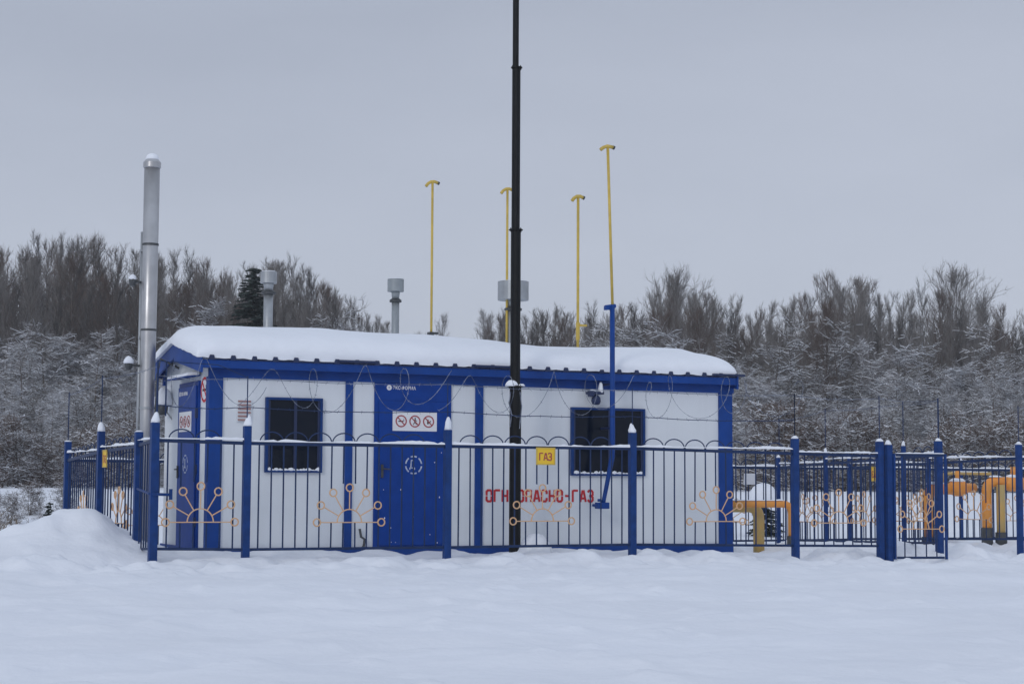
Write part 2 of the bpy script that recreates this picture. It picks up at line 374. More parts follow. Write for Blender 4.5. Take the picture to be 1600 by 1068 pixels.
# windows
def window(x0, x1, z0, z1, seed):
    wf = MB(); t = .036
    for bx in ((x0, x1, z1-t, z1), (x0, x1, z0, z0+t*.8), (x0, x0+t, z0+t*.8, z1-t), (x1-t, x1, z0+t*.8, z1-t)):
        wf.box(bx[0], bx[1], -.034, .03, bx[2], bx[3])
    fr = wf.build('window', 'fence', cab, bevel=.004)
    p = MB(); p.box(x0+t, x1-t, -.004, .0, z0+t*.8, z1-t); p.build('pane', 'glass', fr)
    i = MB(); xm = (x0+x1)/2+.02
    i.box(x0+t, x0+t+.03, -.014, -.005, z0+t*.8, z1-t); i.box(x1-t-.03, x1-t, -.014, -.005, z0+t*.8, z1-t)
    i.box(xm-.02, xm+.02, -.013, -.005, z0+t*.8, z1-t); i.build('sash', 'navy', fr)
    s = MB(); rg = random.Random(seed); x = x0+t
    while x < x1-t-.02:
        wd = rg.uniform(.04, .09); h_ = rg.uniform(.012, .045)
        s.blob((x+wd/2, -.022, z0+t*.8), wd*.62, .014, h_, 8, 5, rg.randint(0, 999)); x += wd
    s.build('sill_snow', 'snow', fr, smooth=True)
window(.763, 1.560, 1.080, 2.078, 1); window(5.326, 6.538, 1.070, 2.050, 2)
# front door
d = MB(); d.box(2.312, 3.452, -.008, .03, .08, 2.317); fdf = d.build('door', 'blue_door', cab, bevel=.004)
d = MB(); d.box(2.372, 3.385, -.030, -.0085, .10, 2.07); d.build('leaf', 'blue_door', fdf, bevel=.006)
d = MB()
for z in (.45, 1.1, 1.75): d.box(3.392, 3.410, -.036, -.009, z, z+.11)
d.build('hinge', 'navy', fdf)
d = MB(); d.box(2.40, 2.43, -.060, -.031, 1.02, 1.20); d.tube([(2.415, -.075, 1.14), (2.54, -.075, 1.135)], .010); d.tube([(2.415, -.03, 1.14), (2.415, -.078, 1.14)], .010); d.build('handle', 'dgrey', fdf)
q = MB()
for k in range(6): ring(q, (0, -.0305, 0), (1, 0, 0), (0, 0, 1), (0, -1, 0), 2.883, 1.197, .108, .128, .002, 8+60*k, 52+60*k)
letters(q, 'Д', 2.828, 1.145, .115, .1, (0, -.0305, 0), (1, 0, 0), th=.13, lift=.002); q.build('letter_emblem', 'stencil', fdf)
q = MB(); ring(q, (0, -.009, 0), (1, 0, 0), (0, 0, 1), (0, -1, 0), 2.520, 2.252, .014, .037, .002); q.box(2.502, 2.540, -.0115, -.009, 2.246, 2.258)
q.build('maker_emblem', 'signw', fdf)
font_text('maker_lettering', 'ЭКС-ФОРМА', .066, (2.572, -.0105, 2.230), RX, 'signw', fdf, .80)
q = MB(); rg = random.Random(4)
for k in range(13):
    xx, zz, dd = rg.uniform(2.40, 3.36), .10+1.6*rg.random()**1.6, rg.uniform(.003, .009)
    q.blob((xx, -.031, zz), dd, .004, dd*rg.uniform(.8, 1.8), 7, 4, k, flat=False)
tag(q.build('snow_flecks', 'snow', fdf, smooth=True), kind='stuff')
# end door
e_ = MB(); e_.box(-.012, .03, .50, 1.50, .02, 2.30); ed = e_.build('door', 'blue_door', cab, bevel=.004)
e_ = MB(); e_.box(-.036, -.0125, .55, 1.45, .06, 2.24); e_.build('leaf', 'blue_door', ed, bevel=.006)
e_ = MB(); e_.box(-.055, -.0365, 1.37, 1.41, 1.0, 1.17); e_.tube([(-.04, 1.39, 1.12), (-.085, 1.39, 1.12), (-.085, 1.27, 1.12)], .011); e_.build('handle', 'dgrey', ed)
e_ = MB()
for z in (.35, 1.05, 1.8): e_.box(-.048, -.013, .512, .535, z, z+.13)
e_.build('hinge', 'navy', ed)
q = MB()
for k in range(6): ring(q, (-.0365, 0, 0), (0, -1, 0), (0, 0, 1), (-1, 0, 0), -1.02, 1.19, .108, .128, .002, 8+60*k, 52+60*k)
letters(q, 'Д', -1.075, 1.138, .115, .1, (-.0365, 0, 0), (0, -1, 0), th=.13, lift=.002, nrm=(-1, 0, 0)); q.build('letter_emblem', 'stencil', ed)
q = MB(); ring(q, (-.0365, 0, 0), (0, -1, 0), (0, 0, 1), (-1, 0, 0), -1.36, 2.15, .012, .034, .002); q.build('maker_emblem', 'signw', ed)
font_text('maker_lettering', 'ЭКС-ФОРМА', .066, (-.038, 1.30, 2.125), REND, 'signw', ed, .80)
q = MB(); q.hexa([(-.22, .46, 2.335), (0, .46, 2.36), (0, 1.55, 2.36), (-.22, 1.55, 2.335), (-.22, .46, 2.35), (0, .46, 2.375), (0, 1.55, 2.375), (-.22, 1.55, 2.35)])
cn = q.build('door_canopy', 'blue', cab)
q = MB(); q.hexa([(-.215, .48, 2.351), (-.005, .47, 2.374), (-.005, 1.54, 2.374), (-.215, 1.53, 2.351), (-.17, .50, 2.40), (-.01, .49, 2.44), (-.01, 1.50, 2.44), (-.17, 1.50, 2.40)])
q.build('snow', 'snow', cn, bevel=.015)
# cable stub and small dark conduit by the second column
q = MB(); q.tube([(2.10, -.04, .33), (2.12, -.05, .22), (2.17, -.05, .19), (2.16, -.05, .10), (2.12, -.05, .05)], .017, 8); q.build('conduit', 'dgrey', cab, smooth=True)

# roof snow
def roof_snow():
    N, Mm = 190, 44; v = []; f = []
    xs = [X0-.05+(X1-X0+.06)*.5*(1-math.cos(math.pi*i/N)) for i in range(N+1)]
    Xa, Xb = xs[0], xs[-1]
    def T(x):
        pts = [(-.3, .225), (.6, .27), (2, .285), (3.5, .262), (4.5, .225), (5.4, .175), (6.2, .18), (7.2, .225), (7.8, .225), (8.4, .20)]
        return float(np.interp(x, [p[0] for p in pts], [p[1] for p in pts]))
    for i, x in enumerate(xs):
        da = (x-Xa)/.42; db = (Xb-x)/.30
        ea = (1-(1-min(1, da))**2.4)**(1/2.4); eb = (1-(1-min(1, db))**3.4)**(1/3.4); e = ea*eb
        for j in range(Mm+1):
            s = -math.cos(math.pi*j/Mm); s = math.copysign(abs(s)**.9, s)
            hw = 1.375*(1-.03*(1-e))+.02*float(vnoise(np.array([x]), np.array([s*3]), .7, 21)[0])+.02*float(vnoise(np.array([x]), np.array([s*3]), .17, 23)[0])
            y = 1.2+s*hw
            t = (1-abs(s)**6)**(1/2.6)
            nn = float(vnoise(np.array([x]), np.array([y]), .9, 20)[0])*.03+float(vnoise(np.array([x]), np.array([y]), .3, 22)[0])*.010
            base = roofz(y)+.03
            zz = base+(T(x)+.04*abs(s)**2+nn)*t*e
            bul = .022*math.sin(math.pi*min(1, t*e))*(-1 if s < 0 else 1)*abs(s)**8
            v.append((x, y+bul, zz))
    nt_ = len(v)
    for i, x in enumerate(xs):
        for j in range(Mm+1):
            p = v[i*(Mm+1)+j]; rag = .022*float(vnoise(np.array([x]), np.array([p[1]]), .09, 25)[0])
            v.append((x, p[1], roofz(p[1])+.020+rag))
    W_ = Mm+1
    for i in range(N):
        for j in range(Mm):
            a = i*W_+j; f.append((a, a+W_, a+W_+1, a+1)); f.append((nt_+a, nt_+a+1, nt_+a+W_+1, nt_+a+W_))
    for i in range(N):
        a = i*W_; f.append((a, nt_+a, nt_+a+W_, a+W_)); a += Mm; f.append((a, a+W_, nt_+a+W_, nt_+a))
    for j in range(Mm):
        f.append((j, j+1, nt_+j+1, nt_+j)); a = N*W_+j; f.append((a, nt_+a, nt_+a+1, a+1))
    q = MB(); q.v = v; q.f = f
    return q.build('roof_snow', 'snow', None, smooth=True)
tag(roof_snow(), 'thick smooth blanket of snow lying on the cabin roof', 'snow')

# ------------------------------------------------------------------ prohibition signs
def picto(mb_r, mb_k, o, u, v_, nrm, cx, cy, r, kind):
    ring(mb_r, o, u, v_, nrm, cx, cy, r*.80, r, .003)
    stroke(mb_r, o, u, v_, nrm, (cx-r*.6, cy+r*.6), (cx+r*.6, cy-r*.6), r*.17, .0034)
    if kind == 0:     # cigarette
        stroke(mb_k, o, u, v_, nrm, (cx-r*.5, cy-r*.02), (cx+r*.42, cy-r*.02), r*.18, .0026)
        stroke(mb_k, o, u, v_, nrm, (cx+r*.5, cy+r*.05), (cx+r*.42, cy+r*.35), r*.08, .0026)
    elif kind == 1:   # walking figure
        ring(mb_k, o, u, v_, nrm, cx+r*.05, cy+r*.47, 0.0005, r*.13, .0026, n=10)
        stroke(mb_k, o, u, v_, nrm, (cx+r*.03, cy+r*.3), (cx-r*.02, cy-r*.1), r*.22, .0026)
        stroke(mb_k, o, u, v_, nrm, (cx-r*.02, cy-r*.08), (cx-r*.28, cy-r*.55), r*.13, .0028)
        stroke(mb_k, o, u, v_, nrm, (cx-r*.0, cy-r*.08), (cx+r*.28, cy-r*.5), r*.13, .0024)
        stroke(mb_k, o, u, v_, nrm, (cx+r*.05, cy+r*.25), (cx+r*.35, cy+r*.02), r*.1, .0022)
    else:             # handset
        stroke(mb_k, o, u, v_, nrm, (cx-r*.12, cy-r*.42), (cx-r*.12, cy+r*.35), r*.26, .0026)
        stroke(mb_k, o, u, v_, nrm, (cx+r*.1, cy-r*.3), (cx+r*.38, cy+r*.15), r*.14, .0024)
sg = thing('warning_sign', (2.893, -.031, 1.66), 'white plate with three round prohibition pictograms on the blue front door', 'sign', 'three pictogram plates on the doors')
q = MB(); q.box(2.566, 3.221, -.037, -.031, 1.662, 1.928); q.build('plate', 'signw', sg)
a_, k_ = MB(), MB()
for i in range(3): picto(a_, k_, (0, -.0375, 0), (1, 0, 0), (0, 0, 1), (0, -1, 0), 2.69+i*.203, 1.795, .083, i)
a_.build('prohibition_ring', 'signred', sg); k_.build('pictogram', 'ink', sg)
sg = thing('warning_sign', (-.04, 1.04, 1.64), 'white plate with three pictograms on the blue end door beside the flue', 'sign', 'three pictogram plates on the doors')
q = MB(); q.box(-.043, -.037, .74, 1.36, 1.63, 1.90); q.build('plate', 'signw', sg)
a_, k_ = MB(), MB()
for i in range(3): picto(a_, k_, (-.0435, 0, 0), (0, -1, 0), (0, 0, 1), (-1, 0, 0), -1.24+i*.19, 1.765, .08, i)
a_.build('prohibition_ring', 'signred', sg); k_.build('pictogram', 'ink', sg)
sg = thing('no_smoking_sign', (-.004, .28, 2.03), 'large round white and red prohibition sign between the end door and the corner', 'sign')
q = MB(); ring(q, (.019, 0, 0), (0, -1, 0), (0, 0, 1), (-1, 0, 0), -.30, 2.17, .0005, .18, .006); q.build('plate', 'signw', sg)
a_, k_ = MB(), MB(); picto(a_, k_, (.012, 0, 0), (0, -1, 0), (0, 0, 1), (-1, 0, 0), -.30, 2.17, .17, 0); a_.build('prohibition_ring', 'red', sg); k_.build('pictogram', 'ink', sg)

# ------------------------------------------------------------------ ventilation stacks and vent pipes on the roof
def stack(x, y, top, rs, rc, hc, label, m='grey'):
    t = thing('ventilation_stack', (x, y, 2.6), label, 'roof vent', 'ventilation stacks on the cabin roof')
    q = MB(); q.lathe(x, y, [(rs, 2.5), (rs, top-hc-.10)], 20); q.build('duct', m, t, smooth=True)
    q = MB(); q.lathe(x, y, [(rs*1.02, top-hc-.16), (rs*1.55, top-hc-.155), (rs*1.6, top-hc-.125), (rs*1.02, top-hc-.10)], 20); q.build('collar', 'dgrey', t)
    q = MB(); q.lathe(x, y, [(rs*.9, top-hc-.11), (rs*1.1, top-hc-.02), (rs*1.1, top-hc+.01)], 20); q.build('neck', m, t, smooth=True)
    q = MB(); q.lathe(x, y, [(rc*.97, top-hc), (rc, top-hc+.004), (rc, top-.004), (rc*.97, top)], 24); q.build('cap', m, t)
    q = MB(); q.blob((x, y, top), rc*.9, rc*.9, .018, 14, 6, 5); q.build('snow', 'snow', t, smooth=True)
stack(1.22, 1.4, 3.925, .066, .118, .165, 'grey cowled ventilation stack standing in front of the dark wood, left of the other two', 'galv')
stack(3.155, 1.4, 3.925, .056, .121, .185, 'slim grey cowled ventilation stack against the sky, between the wood and the yellow vents')
stack(5.06, 1.4, 3.99, .085, .235, .285, 'wide cowled ventilation stack half hidden by the black mast', 'galv')

def vent_pipe(x, y, z0, z1, r, label, lower=None, bracket=True, name='vent_pipe'):
    t = thing(name, (x, y, z0), label, 'pipe', 'yellow vent pipes with drooping T heads')
    q = MB(); q.tube([(x, y, z0), (x, y, z1)], r, 10); q.build('pipe', 'yellow', t, smooth=True)
    q = MB(); q.tube([(x-.105, y, z1-.075), (x-.07, y, z1-.03), (x-.02, y, z1), (x+.03, y, z1+.005), (x+.085, y, z1-.012)], r*1.25, 10); q.build('head', 'yellow', t, smooth=True)
    q = MB(); q.tube([(x+.084, y, z1-.012), (x+.108, y, z1-.020)], r*1.36, 10); q.build('outlet', 'dgrey', t)
    if bracket:
        q = MB(); q.box(x-.045, x+.025, y-.05, y+.05, 3.02, 3.17); q.box(x+.03, x+.10, y-.03, y+.03, 3.14, 3.17); q.build('bracket', 'dgrey', t)
    return t
vent_pipe(3.725, 1.4, 2.6, 5.41, .0185, 'thin yellow vent pipe standing alone to the right of the slim grey ventilation stack')
vent_pipe(4.955, 1.4, 2.6, 5.395, .0185, 'thin yellow vent pipe just left of the black mast, behind the wide ventilation stack', bracket=False)
t_ = vent_pipe(6.16, 1.4, 2.6, 5.37, .0215, 'thin yellow vent pipe rising from the roof snow between the mast and the blue riser', bracket=False)
q = MB(); q.box(6.182, 6.30, 1.36, 1.43, 3.36, 3.39); q.tube([(6.16, 1.4, 3.15), (6.16, 1.4, 3.42)], .032); q.build('bracket', 'yellow', t_)
# riser in front of the right window
rs_ = thing('vent_riser', (5.815, -.35, -.05), 'tall blue riser with a yellow T-headed pipe on top before the right window', 'pipe')
q = MB(); q.tube([(5.815, -.35, 3.5), (5.735, -.35, 5.80)], .0205, 10); q.build('yellow_pipe', 'yellow', rs_, smooth=True)
q = MB(); xh, zh = 5.733, 5.81; q.tube([(xh-.115, -.35, zh-.05), (xh-.07, -.35, zh-.015), (xh-.01, -.35, zh+.01), (xh+.09, -.35, zh)], .026, 10); q.build('head', 'yellow', rs_, smooth=True)
q = MB(); q.tube([(xh+.088, -.35, zh), (xh+.112, -.35, zh-.008)], .030); q.build('outlet', 'dgrey', rs_)
q = MB(); q.tube([(5.812, -.35, 3.52), (5.816, -.35, 1.50), (5.812, -.35, 1.34), (5.755, -.36, 1.10), (5.67, -.37, .74), (5.655, -.37, .66)], [.036, .038, .038, .033, .030, .030], 12); q.build('blue_pipe', 'blue', rs_, smooth=True)
q = MB(); q.tube([(5.72, -.35, 3.47), (5.80, -.35, 3.46)], .024); q.box(5.695, 5.735, -.39, -.31, 3.44, 3.50); q.tube([(5.70, -.35, 3.48), (5.86, -.35, 3.505)], .03); q.build('elbow', 'blue', rs_)
q = MB(); q.box(5.555, 5.735, -.42, -.30, .60, .69); q.tube([(5.60, -.36, .70), (5.60, -.36, .74)], .03); q.tube([(5.70, -.3, .645), (5.70, .02, .645)], .022); q.build('valve_body', 'blue', rs_, bevel=.01)
q = MB(); q.tube([(5.82, -.31, 2.38), (5.82, .03, 2.38)], .018); q.tube([(5.82, -.31, 1.75), (5.82, .03, 1.75)], .018); q.build('wall_bracket', 'navy', rs_)
# horn lamp under the eaves
hl = thing('wall_lamp', (5.62, -.03, 2.15), 'small dark round lamp under the eaves, left of the tall blue riser', 'lamp')
q = MB(); q.box(5.55, 5.76, -.20, -.03, 2.235, 2.275); q.tube([(5.65, -.12, 2.24), (5.65, -.14, 2.20)], .02); q.build('bracket', 'navy', hl)
q = MB(); q.lathe(5.655, -.15, [(.03, 2.225), (.062, 2.19), (.07, 2.14), (.055, 2.095), (.03, 2.085)], 16); q.build('lamp_housing', 'navy', hl, smooth=True)
q = MB(); q.box(5.53, 5.60, -.21, -.12, 2.20, 2.29); q.build('junction_box', 'navy', hl, bevel=.008)
q = MB(); q.blob((5.725, -.16, 2.28), .035, .05, .13, 10, 8, 3); q.blob((5.60, -.15, 2.275), .06, .05, .03, 10, 6, 4); q.build('snow', 'snow', hl, smooth=True)
# snow capped lamp on the end wall
wl = thing('wall_lamp', (-.1, 2.12, 2.0), 'grey round lamp under a heap of snow on the end wall near the flue', 'lamp')
q = MB(); q.tube([(0.03, 2.05, 2.04), (-.12, 2.05, 2.04)], .022); q.tube([(.03, 2.0, 1.82), (-.07, 2.03, 1.96)], .012); q.build('bracket', 'galv', wl)
q = MB(); q.lathe(-.10, 2.05, [(.06, 2.045), (.075, 2.02), (.07, 1.94), (.045, 1.89)], 16); q.build('lamp_housing', 'dgrey', wl, smooth=True)
q = MB(); q.blob((-.09, 2.05, 2.06), .135, .16, .21, 14, 8, 8); q.build('snow', 'snow', wl, smooth=True)

# ------------------------------------------------------------------ flue
fl = thing('flue_chimney', (-.5, 1.33, -.1), 'tall stainless steel flue with a snowy cap beside the end of the cabin', 'chimney')
q = MB(); q.lathe(-.5, 1.33, [(.094, -.15), (.096, 1.9), (.104, 3.0), (.108, 5.30)], 28); q.build('flue_pipe', 'steel', fl, smooth=True)
q = MB(); q.lathe(-.5, 1.33, [(.110, 5.26), (.122, 5.27), (.122, 5.34), (.08, 5.39)], 28); q.build('cap_band', 'steel', fl)
q = MB(); q.lathe(-.5, 1.33, [(.085, 5.36), (.09, 5.40), (.07, 5.445), (.03, 5.465)], 20); q.build('cap_snow', 'snow', fl, smooth=True)
for z, rb_ in ((1.95, .098), (3.02, .106), (4.20, .107)): q = MB(); q.lathe(-.5, 1.33, [(rb_-.003, z-.016), (rb_+.006, z-.013), (rb_+.006, z+.013), (rb_-.003, z+.016)], 28); q.build('clamp_band', 'dgrey' if z > 2 else 'galv', fl)
q = MB(); q.tube([(-.605, 1.42, -.15), (-.59, 1.42, 4.38)], .027, 12); q.build('support_pole', 'galv', fl, smooth=True)
for z in (1.7, 2.9, 4.1): q = MB(); q.box(-.62, -.5, 1.37, 1.44, z, z+.035); q.build('bracket', 'galv', fl)
q = MB(); q.tube([(-.42, 1.22, 1.4), (-.40, 1.20, 2.4), (-.36, 1.20, 2.62), (-.1, 1.2, 2.5)], .016, 8); q.build('cable', 'dgrey', fl, smooth=True)
for z, xx, r in ((3.72, -.72, .052), (2.57, -.75, .07)):
    q = MB(); q.box(xx-.03, -.60, 1.38, 1.42, z-.05, z-.025); q.lathe(xx, 1.4, [(.035, z-.10), (.055, z-.04), (.05, z)], 12)
    lm = q.build('lamp', 'dgrey', fl); q = MB(); q.blob((xx, 1.4, z), r, r, r*1.25, 12, 8, 2); q.build('snow', 'snow', lm, smooth=True)

# ------------------------------------------------------------------ mast
ms = thing('steel_mast', (4.105, -.7, -.05), 'tall black stepped steel mast standing between the fence and the cabin', 'mast', None)
MX, MY = 4.108, -.7
for z0, z1, w0, dx in ((-.1, 2.27, .080, .003), (2.285, 4.44, .069, -.003), (4.455, 6.72, .058, -.008), (6.735, 10.5, .043, -.020)):
    q = MB(); q.tube([(MX+dx, MY, z0), (MX+dx, MY, z1)], w0*1.02, 12, ph=rad(15)); q.build('mast_section', 'black', ms)
for z, r in ((2.27, .11), (4.44, .098), (6.72, .08)):
    q = MB(); q.lathe(MX-.004, MY, [(r, z), (r, z+.015)], 16)
    for k in range(6): q.tube([(MX-.004+r*.82*math.cos(k*1.047), MY+r*.82*math.sin(k*1.047), z-.02), (MX-.004+r*.82*math.cos(k*1.047), MY+r*.82*math.sin(k*1.047), z+.035)], .006, 5)
    q.build('flange', 'black', ms)
q = MB(); q.blob((MX-.06, MY-.02, 2.29), .10, .08, .075, 12, 7, 4); q.blob((MX+.07, MY-.03, 2.288), .06, .07, .03, 10, 6, 9); q.build('flange_snow', 'snow', ms, smooth=True)
q = MB(); q.tube([(MX-.085, MY-.03, 2.2), (MX-.12, MY-.05, 2.05), (MX-.085, MY-.06, 1.9), (MX-.10, MY-.05, 1.72)], .008, 5); q.tube([(MX+.03, MY-.09, 2.2), (MX+.05, MY-.10, 2.0), (MX+.02, MY-.1, 1.7)], .007, 5)
q.build('hanging_cable', 'frost', ms)

# ------------------------------------------------------------------ fences
def sunray(o, u, k=1):
    """half-sun ornament; o centre of base line, u unit vector along the panel"""
    q = MB(); o = Vector(o); u = Vector(u); up = Vector((0, 0, 1)); r = .0085
    pt = lambda a, b: o+u*a*k+up*b
    q.tube([pt(-.385, 0), pt(.385, 0)], r*.9, 6)
    q.tube([pt(.165*math.cos(rad(a)), .165*math.sin(rad(a))) for a in range(0, 181, 12)], r, 6)
    rings = [(-.435, 0), (.435, 0), (-.385, .215), (.385, .215), (-.222, .375), (.222, .375), (0, .44)]
    for cx, cy in rings:
        q.tube([pt(cx+.047*math.cos(rad(a)), cy+.047*math.sin(rad(a))) for a in range(0, 361, 24)], r*1.15, 6)
        if cy > 0:
            a = math.atan2(cy, cx); L_ = math.hypot(cx, cy)-.05
            q.tube([pt(.165*math.cos(a), .165*math.sin(a)), pt(L_*math.cos(a), L_*math.sin(a))], r*.9, 6)
    return q
def snow_strip(q, p, u, n, length, h, seed, wd=.024):
    rg = random.Random(seed); s = 0; st = .05; N = max(3, int(length/st)); b0 = len(q.v); up = Vector((0, 0, 1)); ph = rg.uniform(0, 9)
    for i in range(N+1):
        d = length*i/N; hh = h*(.62+.25*math.sin(d*2.3+ph)+.25*math.sin(d*7.1+ph*2)+rg.uniform(-.2, .2))
        if rg.random() < .03: hh *= .3
        hh = max(hh, .012)
        c = p+u*d
        for a, b_ in ((-1, 0), (-.9, .6), (-.3, 1), (.3, 1), (.9, .6), (1, 0)): q.v.append(tuple(c+n*wd*a+up*(hh*b_)))
    for i in range(N):
        for k in range(5): q.f.append((b0+i*6+k, b0+i*6+k+1, b0+i*6+6+k+1, b0+i*6+6+k))
    q.f.append(tuple(b0+k for k in range(6))); q.f.append(tuple(b0+N*6+k for k in range(6))[::-1])
SEED = [11]
def panel(parent, p0, p1, orn=True, arcs=True, hr=1.43, snow=.040, hb=.115):
    """one bay between two post centres (x,y,zbase)"""
    p0 = Vector(p0); p1 = Vector(p1); d = p1-p0; dh = Vector((d.x, d.y, 0)); Ln = dh.length; u = dh/Ln; n = Vector((-u.y, u.x, 0)); up = Vector((0, 0, 1))
    zb = lambda s: p0.z+(p1.z-p0.z)*s/Ln
    P = lambda s, h, off=0: p0+u*s+n*off+up*(zb(s)-p0.z+h)
    q = MB()
    def bar(s0, h0, s1, h1, w_, t_):     # rail of height w_ and thickness t_
        pts = []
        for hh in (-w_/2, w_/2):
            pts += [P(s0, h0+hh, -t_/2), P(s1, h1+hh, -t_/2), P(s1, h1+hh, t_/2), P(s0, h0+hh, t_/2)]
        q.hexa(pts)
    e = .05
    bar(e, hr, Ln-e, hr, .042, .026); bar(e, hb, Ln-e, hb, .034, .024)
    npk = max(2, round(Ln/.163)); sp = Ln/npk; mid = Ln/2
    k = 1; SEED[0] += 1; rg = random.Random(SEED[0])
    pic = [sp*k for k in range(1, npk)]
    for s in pic:
        dx = s-mid; jit = rg.uniform(-.004, .004)
        segs = [(hb+.017, hr-.02)]
        if orn and abs(dx) < .37:
            top = .445+.44 if abs(dx) < .09 else (.445+.375 if abs(dx) < .29 else .445+.22)
            segs = [(hb+.017, .445), (top+.05, hr-.02)]
        for a, b_ in segs: q.tube([P(s+jit, a), P(s, b_)], .0105, 5, caps=False)
    o = q.build('panel', 'bar', parent)
    if arcs:
        q = MB(); m0 = 0
        for k in range(m0, len(pic)-2, 2):
            a, b_ = pic[k], pic[k+2]; c = (a+b_)/2; r = (b_-a)/2*.96
            q.tube([P(c-r*math.cos(rad(t)), hr+.021+.125*math.sin(rad(t))) for t in range(0, 181, 15)], .0088, 5)
        q.build('hoops', 'bar', o)
    if orn: sunray(P(mid, .445, -.016), u, min(1, (Ln-.10)/.98)).build('sun_ornament', 'gold', o)
    q = MB(); snow_strip(q, P(.04, hr+.0215), u, n, Ln-.08, snow, SEED[0]); q.build('rail_snow', 'snow', o, smooth=True)
    return o
def post(parent, x, y, zb, top=1.62, w_=.048, cap=.13, name='post', foot=-.25):
    q = MB(); q.box(x-w_, x+w_, y-w_, y+w_, zb+foot, zb+top); p = q.build(name, 'fence', parent, bevel=.006)
    q = MB(); b0 = w_*1.10; z = zb+top+.001
    prof = [(b0, z), (b0*1.03, z+cap*.25), (b0*.78, z+cap*.6), (b0*.42, z+cap*.9), (b0*.16, z+cap)]
    rg = random.Random(int(x*97+y*31+500)); b1 = len(q.v); q.lathe(x, y, prof, 14); tx, ty = rg.uniform(-.18, .18), rg.uniform(-.18, .18)
    ks = [1+rg.uniform(-.13, .13) for _ in range(14)]; kz = [1, rg.uniform(.8, 1.2), rg.uniform(.85, 1.1), 1, 1]
    for i_ in range(b1, len(q.v)):
        vx, vy, vz = q.v[i_]; r_i = (i_-b1)//14; k_ = ks[(i_-b1) % 14]*kz[r_i]; h_ = vz-z; q.v[i_] = (x+(vx-x)*k_+tx*h_, y+(vy-y)*k_+ty*h_, vz)
    q.build('snow_cap', 'snow', p, smooth=True)
    return p
G0 = 0.0
ff_ = thing('metal_fence', (2.8, -1.3, 0), 'front fence of blue posts and dark bars with golden half suns, running past the cabin', 'fence')
fx = [(-1.04, .02), (.125, 0), (2.845, 0), (5.612, 0.01), (8.285, -.03), (9.78, -.05)]
caps = [.13, .14, .17, .13, .045, .045]
for (x, z), c_ in zip(fx, caps): post(ff_, x, -1.3, z, top=1.645, cap=c_, w_=.050 if x < 0 else .046)
for i in range(5): panel(ff_, (fx[i][0], -1.3, fx[i][1]), (fx[i+1][0], -1.3, fx[i+1][1]), arcs=(i < 4))
# wicket gate on the right, standing slightly ajar
wg = thing('wicket_gate', (9.93, -1.32, 0), 'narrow blue bar gate with its bottom frame showing, between two thick posts on the right', 'gate', None)
post(wg, 9.905, -1.34, -.05, top=1.60, cap=.07, name='gate_post'); post(wg, 10.90, -1.25, -.05, top=1.67, cap=.045, name='gate_post')
g0, g1 = Vector((9.955, -1.39, -.13)), Vector((10.765, -1.60, -.13))
pg = panel(wg, g0, g1, arcs=False, hr=1.53, snow=.014, hb=.025)
q = MB()
for p in (g0+(g1-g0)*.02, g1-(g1-g0)*.02): q.tube([p+Vector((0, 0, 0)), p+Vector((0, 0, 1.55))], .022, 4, ph=rad(45))
q.build('gate_stile', 'fence', wg)
# left side: narrow gate, then two bays that fall away behind the bank
lg = thing('side_gate', (-1.04, -1.2, 0), 'narrow blue side gate with a long latch bar at the left corner of the fence', 'gate')
post(lg, -.965, -.17, -.02, top=1.60, cap=.02, name='gate_post')
panel(lg, (-1.035, -1.3, .02), (-.965, -.17, -.02), orn=False, arcs=False, snow=.03)
q = MB(); q.tube([(-.98, -.2, .86), (-1.09, -1.3, .80), (-1.02, -1.42, .795), (-.86, -1.42, .79)], .018, 8); q.box(-.875, -.845, -1.45, -1.39, .73, .86); q.build('latch_bar', 'fence', lg)
sf = thing('metal_fence', (-.95, 2, 0), 'left side fence falling away behind the ploughed snow bank', 'fence')
post(sf, -.965, 2.02, -.08, top=1.72, cap=.13); post(sf, -.90, 4.6, -.15, top=1.70, cap=.02)
panel(sf, (-.965, -.17, -.03), (-.965, 2.02, -.07)); panel(sf, (-.965, 2.02, -.07), (-.90, 4.6, -.165))
bf = thing('metal_fence', (5, 4.65, -.15), 'back fence of the yard seen beyond the cabin', 'fence')
bx = [-.90, 1.8, 4.5, 7.2, 9.7, 11.97]
for x in bx[1:]: post(bf, x, 4.65, -.17, top=1.62, cap=.05, w_=.030)
for a, c_ in zip(bx[:-1], bx[1:]): panel(bf, (a, 4.65, -.165), (c_, 4.65, -.165))
rf = thing('metal_fence', (11.3, 1, 0), 'right side fence of the cabin yard running back from the wicket gate', 'fence')
rp = [(10.93, -1.2, -.02), (11.12, -.12, -.05), (11.60, 2.65, -.11), (11.97, 4.62, -.16)]
for p in rp[1:-1]: post(rf, p[0], p[1], p[2], top=1.62, cap=.08, w_=.030)
for a, c_ in zip(rp[:-1], rp[1:]): panel(rf, a, c_)
f2 = thing('metal_fence', (13.6, .15, 0), 'fence of the second yard around the yellow gas pipework on the right', 'fence')
sp_ = [(13.62, .10, -.02), (13.60, 2.40, -.09), (13.58, 4.7, -.15)]
post(f2, 13.62, .10, -.03, top=1.66, cap=.05, w_=.042)
for p in sp_[1:]: post(f2, p[0], p[1], p[2], top=1.6, cap=.05, w_=.030)
for a, c_ in zip(sp_[:-1], sp_[1:]): panel(f2, a, c_)
fr2 = [13.62, 16.3, 19.0]
for x in fr2[1:]: post(f2, x, .10, -.03, top=1.66, cap=.05)
for a, c_ in zip(fr2[:-1], fr2[1:]): panel(f2, (a, .10, -.03), (c_, .10, -.03))
b2 = thing('metal_fence', (16, 4.7, 0), 'fence closing the back of the second yard behind the yellow pipework', 'fence')
bb = [13.58, 16.2, 18.9, 21.6]
